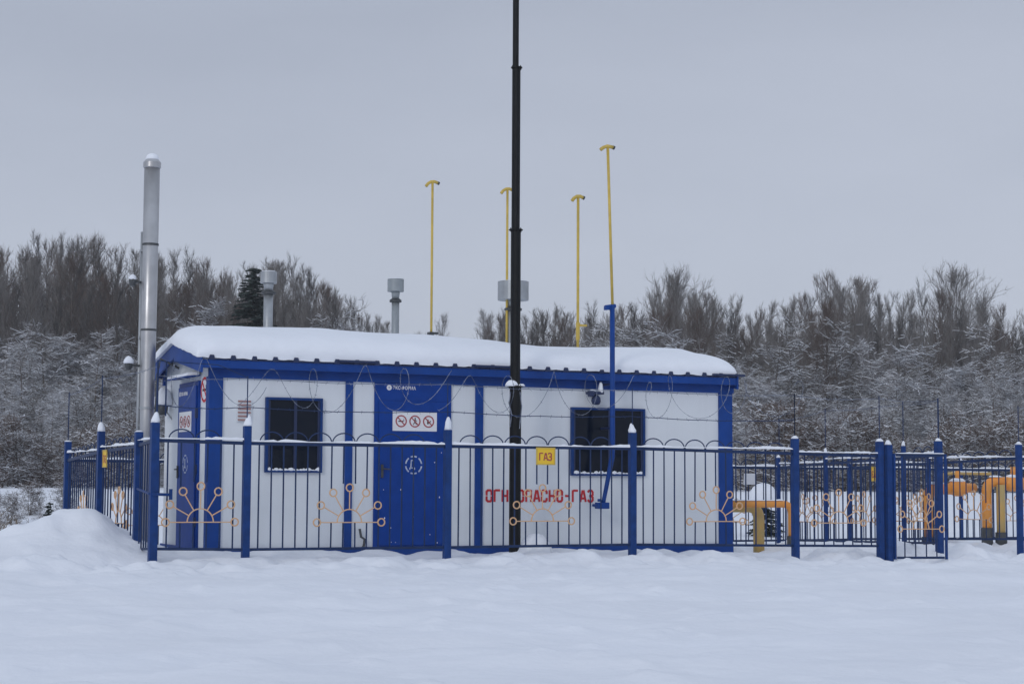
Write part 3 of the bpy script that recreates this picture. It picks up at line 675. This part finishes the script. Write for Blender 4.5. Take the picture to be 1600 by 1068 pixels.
for x in bb[1:]: post(b2, x, 4.72, -.16, top=1.6, cap=.05, w_=.030)
for a, c_ in zip(bb[:-1], bb[1:]): panel(b2, (a, 4.72, -.16), (c_, 4.72, -.16))
b3 = thing('metal_fence', (12.8, 4.66, -.15), 'short length of fence closing the passage between the two yards', 'fence')
panel(b3, (11.97, 4.66, -.165), (13.58, 4.70, -.16))

# barbed wire on rods above the fences
def wire_run(pts, label, coil=True, rodtop=2.27, low=1.88, seed=0, rods=True, zoff=0, coil_z=2.16, coil_r=.27):
    t = thing('barbed_wire', (pts[0][0], pts[0][1], 1.7), label, 'barbed wire', 'barbed wire above the fences'); rg = random.Random(seed)
    up = Vector((0, 0, 1)); V = [Vector((p[0], p[1], p[2] if len(p) > 2 else 0)) for p in pts]
    if rods:
        for v in V:
            q = MB(); q.tube([v+up*1.60, v+up*rodtop], .0075, 6); q.build('rod', 'bar', t)
    for h in ((low, rodtop-.03) if coil else (rodtop-.04,)):
        q = MB()
        for a, c_ in zip(V[:-1], V[1:]):
            N = 14; path = [a.lerp(c_, i/N)+up*(h-.03*math.sin(math.pi*i/N)+rg.uniform(-.004, .004)) for i in range(N+1)]
            q.tube(path, .0052 if h == low else .0035, 4)
            Ls = (c_-a).length
            for k in range(int(Ls/.16)):
                p = a.lerp(c_, (k+.5)*.16/Ls)+up*(h-.03*math.sin(math.pi*(k+.5)*.16/Ls)); dd = Vector((rg.uniform(-.02, .02), rg.uniform(-.02, .02), .022))
                q.tube([p-dd, p+dd], .0022, 3)
        q.build('wire_strand', 'bar' if h == low else 'frost', t)
    if coil:
        q = MB()
        for a, c_ in zip(V[:-1], V[1:]):
            Ls = (c_-a).length; u = (c_-a).normalized(); n = Vector((-u.y, u.x, 0)); turns = Ls/.62; N = int(turns*26); path = []
            ph = rg.uniform(0, 6)
            for i in range(N+1):
                s = Ls*i/N; an = 2*math.pi*turns*i/N+ph; rr = coil_r*(1+.15*math.sin(s*3.1+ph))
                path.append(a+u*(s+.16*math.sin(an*.5+ph))+n*(rr*math.sin(an))+up*(coil_z+.04*math.sin(s*1.7+ph)+rr*math.cos(an)))
            q.tube(path, .0034, 4)
            for i in range(0, N, 2):
                p = path[i]; dd = Vector((rg.uniform(-1, 1), rg.uniform(-1, 1), rg.uniform(-1, 1))).normalized()*.018; q.tube([p-dd, p+dd], .0024, 3)
        q.build('razor_coil', 'frost', t)
wire_run([(-1.02, -1.3), (.12, -1.3), (2.84, -1.3), (5.612, -1.3), (8.285, -1.3)], 'barbed wire and loose frosted razor coil on rods above the front fence', seed=1)
wire_run([(8.285, -1.3), (9.78, -1.3), (10.90, -1.25)], 'barbed wire on thin rods above the fence right of the cabin', coil=False, seed=3)
wire_run([(-1.0, -1.25), (-.965, 2.02, .02), (-.90, 4.6, -.1)], 'barbed wire on thin rods above the left side fence', coil=False, seed=4, rodtop=2.40)
wire_run([(10.95, -1.2), (11.12, -.12), (11.60, 2.65), (11.97, 4.62, -.1)], 'barbed wire on thin rods above the right side fence of the yard', coil=False, seed=5)
wire_run([(13.62, .10), (16.3, .10), (19, .10)], 'barbed wire on thin rods above the second yard with the yellow pipework', coil=False, seed=6)
q = MB(); q.tube([(-1.02, -1.3, 1.62), (-1.02, -1.3, 2.43)], .011, 6); q.tube([(-1.02, -1.3, 2.42), (-.25, -1.25, 2.40), (.12, -1.3, 2.25)], .006, 5); q.tube([(-.9, -1.25, 1.75), (-.9, -1.25, 2.42)], .010, 6)
tag(q.build('wire_frame', 'bar'), 'thin dark rod frame over the left corner post of the fence', 'wire frame')

# signs on the fences
def gas_sign(x, y, z, w_, h_, label, u=(1, 0, 0), n=(0, -1, 0), text=True):
    u = Vector(u); n = Vector(n); o = Vector((x, y, z)); t = thing('gas_sign', (x, y, z), label, 'sign', 'small plates hung on the fences')
    q = MB(); q.prism([(-w_/2, 0), (w_/2, 0), (w_/2, h_), (-w_/2, h_)], o, u, (0, 0, 1), n, .004); q.build('plate', 'signy', t)
    q = MB(); b_ = .016
    for r_ in (((-w_/2, 0), (w_/2, b_)), ((-w_/2, h_-b_), (w_/2, h_)), ((-w_/2, b_), (-w_/2+b_, h_-b_)), ((w_/2-b_, b_), (w_/2, h_-b_))):
        (xa, za), (xb, zb) = r_; q.prism([(xa, za), (xb, za), (xb, zb), (xa, zb)], o+n*.0045, u, (0, 0, 1), n, .008)
    q.build('frame', 'yellow', t)
    if text:
        q = MB(); h = h_*.40; letters(q, 'ГАЗ', -h*.94, h_*.27, h, h*.68, o+n*.0046, u, th=.17, lift=.002, nrm=n); q.build('lettering', 'rust' if w_ > 1 else 'signred', t)
    return t
gas_sign(4.262, -1.332, 1.20, .285, .235, 'yellow plate reading ГАЗ hung under the top rail of the front fence, right of the mast')
gas_sign(-.985, 1.65, 1.14, .24, .24, 'yellow plate hung on the left side fence near its snow capped middle post', u=(0, -1, 0), n=(-1, 0, 0))
gas_sign(11.30, .86, 1.02, .24, .24, 'yellow plate on the right side fence left of the wicket gate', u=(.19, .98, 0), n=(-.98, .19, 0))
q = MB(); q.box(11.20, 11.45, 4.60, 4.606, .96, 1.16); tag(q.build('blank_sign', 'signw'), 'small blank white plate hung on the back fence right of the cabin', 'sign', 'small plates hung on the fences')

# ------------------------------------------------------------------ gas pipework
def elbow(a, c, b_, r, n=6):      # quadratic bend through corner c
    a, b_, c = Vector(a), Vector(b_), Vector(c); A = c+(a-c).normalized()*r; B = c+(b_-c).normalized()*r
    return [a]+[(A*(1-t)**2+c*2*t*(1-t)+B*t*t) for t in [i/n for i in range(n+1)]]+[b_]
def pipe_thing(label, paths, m, boots=(), name='gas_pipe', snowruns=()):
    t = thing(name, tuple(paths[0][0][0]), label, 'pipe', 'gas pipework')
    for pth, r in paths: q = MB(); q.tube(pth, r, 14); q.build('pipe', m, t, smooth=True)
    for x, y, z0, z1, r in boots: q = MB(); q.lathe(x, y, [(r, z0), (r, z1)], 14); q.build('insulating_boot', 'dgrey', t, smooth=True)
    for a, b_, wd, h in snowruns:
        a = Vector(a); b_ = Vector(b_); u = (b_-a).normalized(); n = Vector((-u.y, u.x, 0)); q = MB(); snow_strip(q, a, u, n, (b_-a).length, h, 7, wd); q.build('snow', 'snow', t, smooth=True)
    return t
pipe_thing('thick ochre gas pipe leaving the cabin end and bending down into the snow', [(elbow((8.05, .95, .61), (9.13, .95, .61), (9.13, .95, -.2), .2), .088)], 'ochre', snowruns=[((8.12, .95, .695), (9.0, .95, .695), .05, .03)])
pipe_thing('bright orange gas pipe leaving the cabin end with a black boot at its foot', [(elbow((8.05, .62, .655), (9.52, .62, .655), (9.52, .62, .1), .16), .055)], 'orange', boots=[(9.52, .62, -.02, .16, .072)], snowruns=[((8.12, .62, .708), (9.35, .62, .708), .034, .028)])
y0 = 2.6
t = pipe_thing('orange gas pipe with a bulging snow topped filter body, left of the twin risers',
    [(elbow(elbow((13.74, y0, -.1), (13.74, y0, .92), (14.3, y0, .92), .18)[-1], (14.0, y0, .92), (14.05, y0, .92), .01)[:1]+[Vector((14.78, y0+.02, .92))], .085),
     (elbow((13.74, y0, -.15), (13.74, y0, .90), (14.3, y0, .90), .2), .100)], 'orange', boots=[(13.74, y0, -.12, .06, .125)], name='gas_manifold')
q = MB(); q.tube([(14.20, y0, .90), (14.27, y0, .91), (14.34, y0, .92), (14.46, y0, .92), (14.54, y0, .91), (14.60, y0, .90)], [.08, .12, .15, .15, .12, .08], 16); q.tube([(14.40, y0, 1.08), (14.40, y0, 1.22)], .045); q.build('filter_body', 'orange', t, smooth=True)
q = MB(); q.blob((14.39, y0, 1.035), .16, .11, .06, 14, 8, 3); q.blob((13.9, y0, .985), .22, .07, .04, 12, 6, 4); q.build('snow', 'snow', t, smooth=True)
t = pipe_thing('orange riser joined to a horizontal pipe with a round valve, in the second yard', [(elbow((14.79, 2.3, -.1), (14.79, 2.3, 1.03), (15.3, 2.3, 1.03), .2), .088), ([(15.2, 2.3, 1.03), (15.95, 2.3, 1.0)], .085)], 'orange', boots=[(14.79, 2.3, -.15, .22, .1)], name='gas_riser')
q = MB(); q.tube([(15.18, 2.3, 1.0), (15.24, 2.3, 1.0), (15.32, 2.3, 1.0), (15.5, 2.3, 1.0), (15.58, 2.3, 1.0), (15.62, 2.3, 1.0)], [.09, .12, .14, .14, .12, .09], 16); q.tube([(15.40, 2.3, 1.15), (15.40, 2.3, 1.30)], .05); q.build('valve', 'orange', t, smooth=True)
q = MB(); q.blob((15.40, 2.3, 1.115), .17, .10, .05, 14, 8, 6); q.blob((15.0, 2.3, 1.115), .16, .06, .03, 10, 6, 2); q.build('snow', 'snow', t, smooth=True)
pipe_thing('ochre vertical gas pipe with a tall black boot, right beside the orange riser', [([(15.02, 2.2, -.1), (15.02, 2.2, .98)], .078)], 'ochre', boots=[(15.02, 2.2, -.15, .14, .105)])
pipe_thing('thin ochre bypass pipe running above the filter body in the second yard', [([(14.40, 3.0, .98), (14.40, 3.0, 1.16), (14.62, 3.0, 1.18), (15.5, 3.0, 1.18), (15.52, 3.0, .9)], .028)], 'ochre', name='bypass_pipe', snowruns=[((14.6, 3.0, 1.205), (15.4, 3.0, 1.205), .02, .025)])
pipe_thing('orange gas riser at the right edge, beyond the end post', [([(15.72, 1.6, -.1), (15.72, 1.6, .88)], .085)], 'orange', boots=[(15.72, 1.6, -.15, .2, .1)])

# ------------------------------------------------------------------ vegetation
def W2(px, dist):   # ground point on the bearing of photo column px at that distance
    r = Fh*dist+Rh*((px-800)/FPX*dist); return EYE[0]+r[0], EYE[1]+r[1]
class TB:           # quick prism batch for twigs
    def __init__(s): s.v = []; s.f = []
    def seg(s, p, q, r0, r1):
        d = q-p; u = d.cross(Vector((.3, .2, 1)));
        if u.length < 1e-6: u = Vector((1, 0, 0))
        u.normalize(); w_ = d.cross(u).normalized(); b_ = len(s.v)
        for c, r in ((p, r0), (q, r1)):
            for k in range(3):
                a = 2.0944*k; s.v.append(tuple(c+(u*math.cos(a)+w_*math.sin(a))*r))
        for k in range(3): s.f.append((b_+k, b_+(k+1) % 3, b_+3+(k+1) % 3, b_+3+k))
    def mesh(s, name, m):
        me_ = bpy.data.meshes.new(name); me_.from_pydata(s.v, [], s.f); me_.update(); me_.materials.append(MT[m]); return me_
def bare_tree(seed, H=10., spread=.16, nl=34, start=.22, up=.75, tw=9, ft=5, rt=.008, mtw='twig', round_=False, snow=0, stems=1, sw=1., lean=.04, wild=.5, rk=.0075):
    rg = random.Random(seed); T = TB(); B = TB(); SN = TB(); Z = Vector((0, 0, 1))
    def rv(a): return Vector((rg.uniform(-a, a), rg.uniform(-a, a), rg.uniform(-a, a)))
    def sn(p, q, r, k):
        d = q-p
        if not snow or d.length < 1e-4 or abs(d.z)/d.length > .62: return
        if rg.random() < snow*k: t0 = rg.uniform(0, .3); SN.seg(p.lerp(q, t0)+Z*r, q+Z*r*.9, r*sw*rg.uniform(.8, 1.3), r*sw*.7)
    for st in range(stems):
        la = rg.uniform(0, 6.28); lm = lean*(1 if stems == 1 else rg.uniform(1, 6)); pts = []; Hs = H*rg.uniform(.75, 1.) if stems > 1 else H
        N = 10; off = Vector((0, 0, 0))
        for i in range(N+1):
            f = i/N; off = off+Vector((rg.uniform(-.02, .02), rg.uniform(-.02, .02), 0))*Hs*.3
            pts.append(Vector((math.cos(la)*lm*f*Hs, math.sin(la)*lm*f*Hs, Hs*f*.97))+off)
        r0 = rk*Hs; rr = [r0*(1-.93*i/N)+.004 for i in range(N+1)]
        for i in range(N): T.seg(pts[i], pts[i+1], rr[i], rr[i+1])
        for k in range(nl):
            f = start+(1-start)*((k+rg.random())/nl)**.9; f = min(f, .99); i = int(f*N); t = f*N-i; p = pts[i].lerp(pts[min(i+1, N)], t)
            a = rg.uniform(0, 6.28)
            if round_: ln = H*spread*(1.15*math.sin(math.pi*min(1, (f-start)/(1-start)*.82+.16)))+.2
            else: ln = H*spread*(1.05-.62*(f-start)/(1-start))*rg.uniform(.5, 1.3)+.2
            uu = up*rg.uniform(.75, 1.15); d = (Vector((math.cos(a), math.sin(a), 0))*(1-min(.9, uu)*.75)+Z*uu).normalized()
            q = p; segs = 6; rl = rr[i]*.38+.002; lp = [p]
            for s in range(segs):
                d = (d+Z*(.10 if up > .4 else .0)+rv(.34*wild*2)).normalized(); q2 = q+d*ln/segs
                ra, rb = rl*(1-s/segs*.8), rl*(1-(s+1)/segs*.8); T.seg(q, q2, ra, rb); sn(q, q2, ra*1.0+.007, 1.4); q = q2; lp.append(q)
            for j in range(tw):
                f2 = .1+.9*(j+rg.random())/tw; i2 = min(segs-1, int(f2*segs)); p2 = lp[i2].lerp(lp[i2+1], f2*segs-i2)
                d2 = ((lp[i2+1]-lp[i2]).normalized()*.7+rv(1.)*wild*1.7+Z*up*.45).normalized()
                l2 = ln*rg.uniform(.15, .42)*(1.1-.5*f2)+.15; pm = p2+d2*l2*.5; d2b = (d2+rv(.5)+Z*up*.25).normalized(); q3 = pm+d2b*l2*.5
                B.seg(p2, pm, rt*1.3, rt*.95); B.seg(pm, q3, rt*.95, rt*.5); sn(p2, pm, rt*1.7, .8); sn(pm, q3, rt*1.5, .8)
                for m_ in range(ft):
                    f3 = rg.uniform(.1, 1); p3 = p2.lerp(pm, f3*2) if f3 < .5 else pm.lerp(q3, f3*2-1); d3 = (d2*.6+rv(1.)*wild*1.6+Z*up*.4).normalized()
                    q4 = p3+d3*rg.uniform(.12, .45)*(.5+l2*.5); B.seg(p3, q4, rt*.7, rt*.3); sn(p3, q4, rt*1.25, .45)
    return T.mesh('trunk_mesh', 'bark'), B.mesh('crown_mesh', mtw), (SN.mesh('branch_snow_mesh', 'snowt') if snow else None), H, mtw
def spruce(seed, H=10., R=.17, snow=0, tiers=46):
    rg = random.Random(seed); T = TB(); B = TB(); SN = TB(); Z = Vector((0, 0, 1))
    T.seg(Vector((0, 0, 0)), Vector((0, 0, H*.99)), .012*H, .005)
    for k in range(tiers):
        f = .08+.91*k/tiers; z = H*f; ln = H*R*(1.05-f)+.12
        for j in range(9):
            a = rg.uniform(0, 6.28); d = Vector((math.cos(a), math.sin(a), rg.uniform(-.35, .05))); l = ln*rg.uniform(.7, 1.1); p = Vector((0, 0, z+rg.uniform(-.1, .1)))
            q = p+d*l; B.seg(p, q, .02, .01)
            for m_ in range(9):
                f3 = (m_+rg.random())/9; p3 = p.lerp(q, f3); s = 1 if rg.random() < .5 else -1
                d3 = Vector((-d.y*s, d.x*s, 0))*.8+d*.6+Z*rg.uniform(-.5, .15); B.seg(p3, p3+d3*l*.34*(1.1-f3*.6), .05, .016)
            if snow and rg.random() < snow: SN.seg(p.lerp(q, .35)+Z*.03, q+Z*.02, .05*H/3, .03*H/3)
    return T.mesh('trunk_mesh', 'bark'), B.mesh('crown_mesh', 'needle'), (SN.mesh('branch_snow_mesh', 'snowt') if snow else None), H
def plant(name, proto, x, y, hgt, rz, label, cat, group=None, sxy=None, sink=.1):
    r = bpy.data.objects.new(name, None); C.objects.link(r); r.location = (x, y, gz(x, y)-sink); s = hgt/proto[3]; k = sxy or s
    r.scale = (k, k, s); r.rotation_euler.z = rz; tag(r, label, cat, group)
    for nm, me_ in (('trunk', proto[0]), ('crown', proto[1]), ('branch_snow', proto[2])):
        if me_ is not None: o = bpy.data.objects.new(nm, me_); C.objects.link(o); o.parent = r
    return r
TALL = [bare_tree(100+i, H=10, spread=(.15, .19, .17, .22, .16, .20, .14, .24)[i], nl=(36, 30, 38, 28, 34, 30, 40, 28)[i], start=(.2, .3, .15, .35, .2, .25, .2, .3)[i], up=(.95, .85, 1.0, .8, .92, .88, .98, .82)[i], tw=11, ft=10, rt=.0052, wild=.34, rk=.0066, round_=i % 2 == 1, mtw=('twig', 'twigl', 'twigl', 'twigb')[i % 4]) for i in range(8)]
ROUND = [bare_tree(200+i, H=10, spread=.30, nl=50, start=.3, up=.66, tw=15, ft=12, rt=.0052, mtw='twigl', round_=True, wild=.38, rk=.0068) for i in range(2)]
SNOWY = [bare_tree(300+i, H=5, spread=.27, nl=28, start=.06, up=.36, tw=10, ft=9, rt=.0062, wild=.7, mtw=('twigf', 'twigl', 'twigf')[i % 3], snow=.7, stems=1+i % 2, sw=1.12, rk=.008) for i in range(6)]
ARCH = [bare_tree(400+i, H=3, spread=.34, nl=13, start=.05, up=.3, tw=8, ft=6, rt=.007, wild=.7, mtw='twigb', snow=.5, stems=4, sw=1.3) for i in range(3)]
SPR = [spruce(500), spruce(501, H=3, R=.3, snow=.45, tiers=18)]
sil = [(-150, 380), (0, 388), (60, 372), (120, 368), (180, 388), (250, 396), (330, 402), (400, 408), (450, 404), (490, 428), (520, 432), (545, 470), (585, 486), (615, 512), (635, 530),
       (735, 530), (762, 500), (800, 492), (830, 474), (875, 472), (920, 488), (965, 488), (1010, 452), (1060, 436), (1100, 456), (1150, 462), (1200, 468), (1250, 470), (1290, 440), (1330, 428), (1370, 448), (1410, 466), (1460, 452), (1495, 434), (1525, 452), (1560, 458), (1610, 478), (1760, 470)]
SX = [a for a, _ in sil]; SY = [b_ for _, b_ in sil]
def topz(px, dist, yy): return EYE[2]+(753+.005*px-yy)/FPX*dist
R_ = random.Random(77)
def side(px): return 'left' if px < 700 else 'right'
REG = [(60, 'at the far left edge of the view'), (150, 'behind the left end post of the side fence'), (235, 'behind and left of the steel flue'), (330, 'just right of the steel flue'), (430, 'around the leftmost roof stack'),
       (520, 'on the falling skyline right of the leftmost roof stack'), (640, 'in the low tail of the left wood'), (860, 'around the mast and wide roof stack'), (960, 'left of the blue riser'), (1050, 'right behind the blue riser'),
       (1150, 'above the right end of the roof'), (1250, 'beyond the first fence post right of the cabin'), (1330, 'beyond the short fence bay right of the cabin'), (1420, 'beyond the wicket gate hinge post'),
       (1480, 'beyond the wicket gate'), (1560, 'beyond the yellow pipework'), (9999, 'at the far right edge of the view')]
def region(px):
    for a, t in REG:
        if px < a: return t
# rows of single trees
cnt = 0
for row, (dist, drop, step) in enumerate(((92, 0, 15), (83, 20, 21), (74, 46, 27))):
    px = -110
    while px < 1720:
        jx = px+R_.uniform(-7, 7); px += step
        if 628 < jx < 748: continue
        yy = float(np.interp(jx, SX, SY))+13+drop*R_.uniform(.3, 1.4)+R_.choice([-14, 0, 12, 30, 50])*R_.random()
        if 1472 < jx < 1515 and row == 0: continue
        D = dist+R_.uniform(-4, 4); x, y = W2(jx, D); hgt = topz(jx, D, yy)-gz(x, y)+.1
        if hgt < 2: continue
        if jx > 735 and jx < 1000: D = dist
        proto = TALL[R_.randrange(8)]
        plant('bare_tree', proto, x, y, hgt, R_.uniform(0, 6.28), 'bare %s tree %s' % ({'twig': 'brown', 'twigl': 'pale grey', 'twigb': 'ruddy'}[proto[4]], region(jx)), 'tree',
              'bare %s trees %s' % ({'twig': 'brown', 'twigl': 'pale grey', 'twigb': 'ruddy'}[proto[4]], region(jx)), sxy=hgt/10*R_.uniform(.7, 1.1)); cnt += 1
plant('round_tree', ROUND[0], *W2(1493, 86), topz(1493, 86, 430)-gz(*W2(1493, 86)), .4, 'bare tree with a full rounded crown rising above the wood on the right', 'tree', sxy=.92)
plant('round_tree', ROUND[1], *W2(1058, 84), topz(1058, 84, 434)-gz(*W2(1058, 84)), 1.4, 'bare round headed tree standing highest above the wood just right of the blue riser', 'tree', sxy=.8)
plant('spruce_tree', SPR[0], *W2(393, 66), topz(393, 66, 406)-gz(*W2(393, 66)), .4, 'dark green spruce top behind the first ventilation stack', 'tree', sxy=1.35)
for px, yy in ((700, 500), (752, 494), (768, 500), (783, 505), (657, 528)):
    x, y = W2(px, 210); plant('distant_tree', TALL[2], x, y, topz(px, 210, yy)-gz(x, y), px, 'pale distant tree in the gap between the two woods', 'tree', 'distant trees in the gap between the woods', sxy=1.9)
# snow laden young trees and shrubs in front of the wood
for row, (dist, ytop, step, jit) in enumerate(((72, 528, 26, 55), (66, 580, 27, 50), (60, 635, 28, 45))):
    px = -90
    while px < 1710:
        jx = px+R_.uniform(-9, 9); px += step
        if 300 < jx < 1130 and (row > 0 or 615 < jx < 800): continue
        yy = max(ytop+R_.uniform(-jit, jit)+(25 if jx > 1130 else 0), float(np.interp(jx, SX, SY))+30)
        D = dist+R_.uniform(-3, 3); x, y = W2(jx, D); hgt = topz(jx, D, yy)-gz(x, y)+.1
        if hgt < 1.: continue
        proto = SNOWY[R_.randrange(6)]
        plant('snowy_tree', proto, x, y, hgt, R_.uniform(0, 6.28), '%s young tree with snowy twigs %s' % (('tall', 'middling', 'low')[row], region(jx)), 'tree', '%s snow laden young trees %s' % (('tall', 'middling', 'low')[row], region(jx)), sxy=hgt/5*R_.uniform(.9, 1.4)); cnt += 1
px = -60
while px < 1700:
    jx = px+R_.uniform(-10, 10); px += 30
    if 235 < jx < 1140: continue
    D = R_.uniform(51, 56); x, y = W2(jx, D); hgt = R_.uniform(1.5, 3.0)
    plant('snowy_shrub', ARCH[R_.randrange(3)], x, y, hgt, R_.uniform(0, 6.28), 'low ruddy shrub bent under snow %s' % region(jx), 'shrub', 'low snowy shrubs %s' % region(jx), sxy=hgt/3*R_.uniform(1, 1.5)); cnt += 1
plant('small_spruce', SPR[1], *W2(1196, 37), 1.25, .3, 'small dark spruce under a cap of snow, seen through the fence right of the cabin', 'tree', sxy=.42)
plant('small_spruce', SPR[1], *W2(82, 30.5), .95, 1.3, 'small green spruce beside the far left post of the side fence', 'tree', sxy=.28)
q = MB(); sx_, sy_ = W2(1192, 36.8); q.blob((sx_, sy_, gz(sx_, sy_)+.74), .30, .3, .34, 14, 8, 3); tag(q.build('snow_cap', 'snow', smooth=True), 'lump of snow sitting on the small dark spruce right of the cabin', 'snow')
# far wood as one mass, so that little sky shows between the trunks
def far_wood():
    T = TB(); rg = random.Random(9); Z = Vector((0, 0, 1))
    for row, (D0, dr) in enumerate(((97, 62), (103, 52), (110, 44))):
        px = -160
        while px < 1780:
            px += 9; jx = px+rg.uniform(-4, 4)
            if 618 < jx < 752: continue
            yy = float(np.interp(jx, SX, SY))+dr+rg.uniform(0, 34); D = D0+rg.uniform(-3, 3); x, y = W2(jx, D); g_ = gz(x, y); H_ = topz(jx, D, yy)-g_
            if H_ < 2: continue
            o = Vector((x, y, g_-.1)); T.seg(o, o+Z*H_, .10, .02)
            for k in range(46):
                f = .12+.86*(k+rg.random())/46; p = o+Z*H_*f; a = rg.uniform(0, 6.28); l = H_*.13*(1.15-.8*f)+.3
                d = Vector((math.cos(a)*.6, math.sin(a)*.6, rg.uniform(.5, 1.1))); q_ = p+d*l; T.seg(p, q_, .03, .015)
                for m_ in range(5):
                    p2 = p.lerp(q_, rg.uniform(.2, 1)); d2 = Vector((rg.uniform(-1, 1), rg.uniform(-1, 1), rg.uniform(.1, 1.1))); T.seg(p2, p2+d2*l*.38, .020, .009)
    o = bpy.data.objects.new('far_wood', T.mesh('far_wood', 'twig')); C.objects.link(o); return o
tag(far_wood(), 'dense mass of bare trunks deep in the wood', 'wood', kind='stuff')
# dry weeds poking through the snow on the left
def weeds(px, D, n, seed, hh):
    T = TB(); rg = random.Random(seed); cx, cy = W2(px, D)
    for i in range(n):
        x = cx+rg.gauss(0, .35); y = cy+rg.gauss(0, .5); z = gz(x, y)-.03; p = Vector((x, y, z)); l = hh*rg.uniform(.5, 1.2); d = Vector((rg.uniform(-.25, .25), rg.uniform(-.25, .25), 1))
        q_ = p+d*l; T.seg(p, q_, .006, .003)
        for k in range(6): p2 = p.lerp(q_, rg.uniform(.45, 1)); T.seg(p2, p2+Vector((rg.uniform(-.1, .1), rg.uniform(-.1, .1), rg.uniform(.02, .14))), .005, .003)
    o = bpy.data.objects.new('dry_weeds', T.mesh('dry_weeds', 'weed')); C.objects.link(o); return o
for px_, d_, h_ in ((-8, 37, 1.0), (22, 39, .8), (52, 41, .9), (75, 36, .6), (105, 42, .9)):
    plant('snowy_shrub', ARCH[int(px_) % 3], *W2(px_, d_), h_, px_, {-8: 'leafless bush cut by the left edge of the photo', 22: 'second leafless bush from the left edge in the snow hollow', 52: 'leafless bush midway between left edge and fence end', 75: 'small leafless bush beside the little green spruce', 105: 'leafless bush seen through the left end of the side fence'}[px_], 'shrub', sxy=h_*.42)
tag(weeds(8, 25.5, 60, 1, .42), 'clump of dry weeds poking from the snow bank at the left edge', 'weeds', kind='stuff')
tag(weeds(42, 31, 50, 2, .35), 'sparse dry weeds in the snow hollow behind the bank on the left', 'weeds', kind='stuff')
print('plants', cnt)

# ------------------------------------------------------------------ winter air
q = MB(); q.box(-345, 345, -75, 445, -1.6, 26); hz = q.build('haze', 'snow'); hz.data.materials.clear()
hm = bpy.data.materials.new('winter_air'); hm.use_nodes = True; n_ = hm.node_tree; n_.nodes.clear()
o_ = n_.nodes.new('ShaderNodeOutputMaterial'); pv = n_.nodes.new('ShaderNodeVolumePrincipled'); pv.inputs['Density'].default_value = .0008; pv.inputs['Color'].default_value = (.86, .90, .97, 1)
n_.links.new(pv.outputs[0], o_.inputs['Volume']); hz.data.materials.append(hm); tag(hz, kind='stuff')
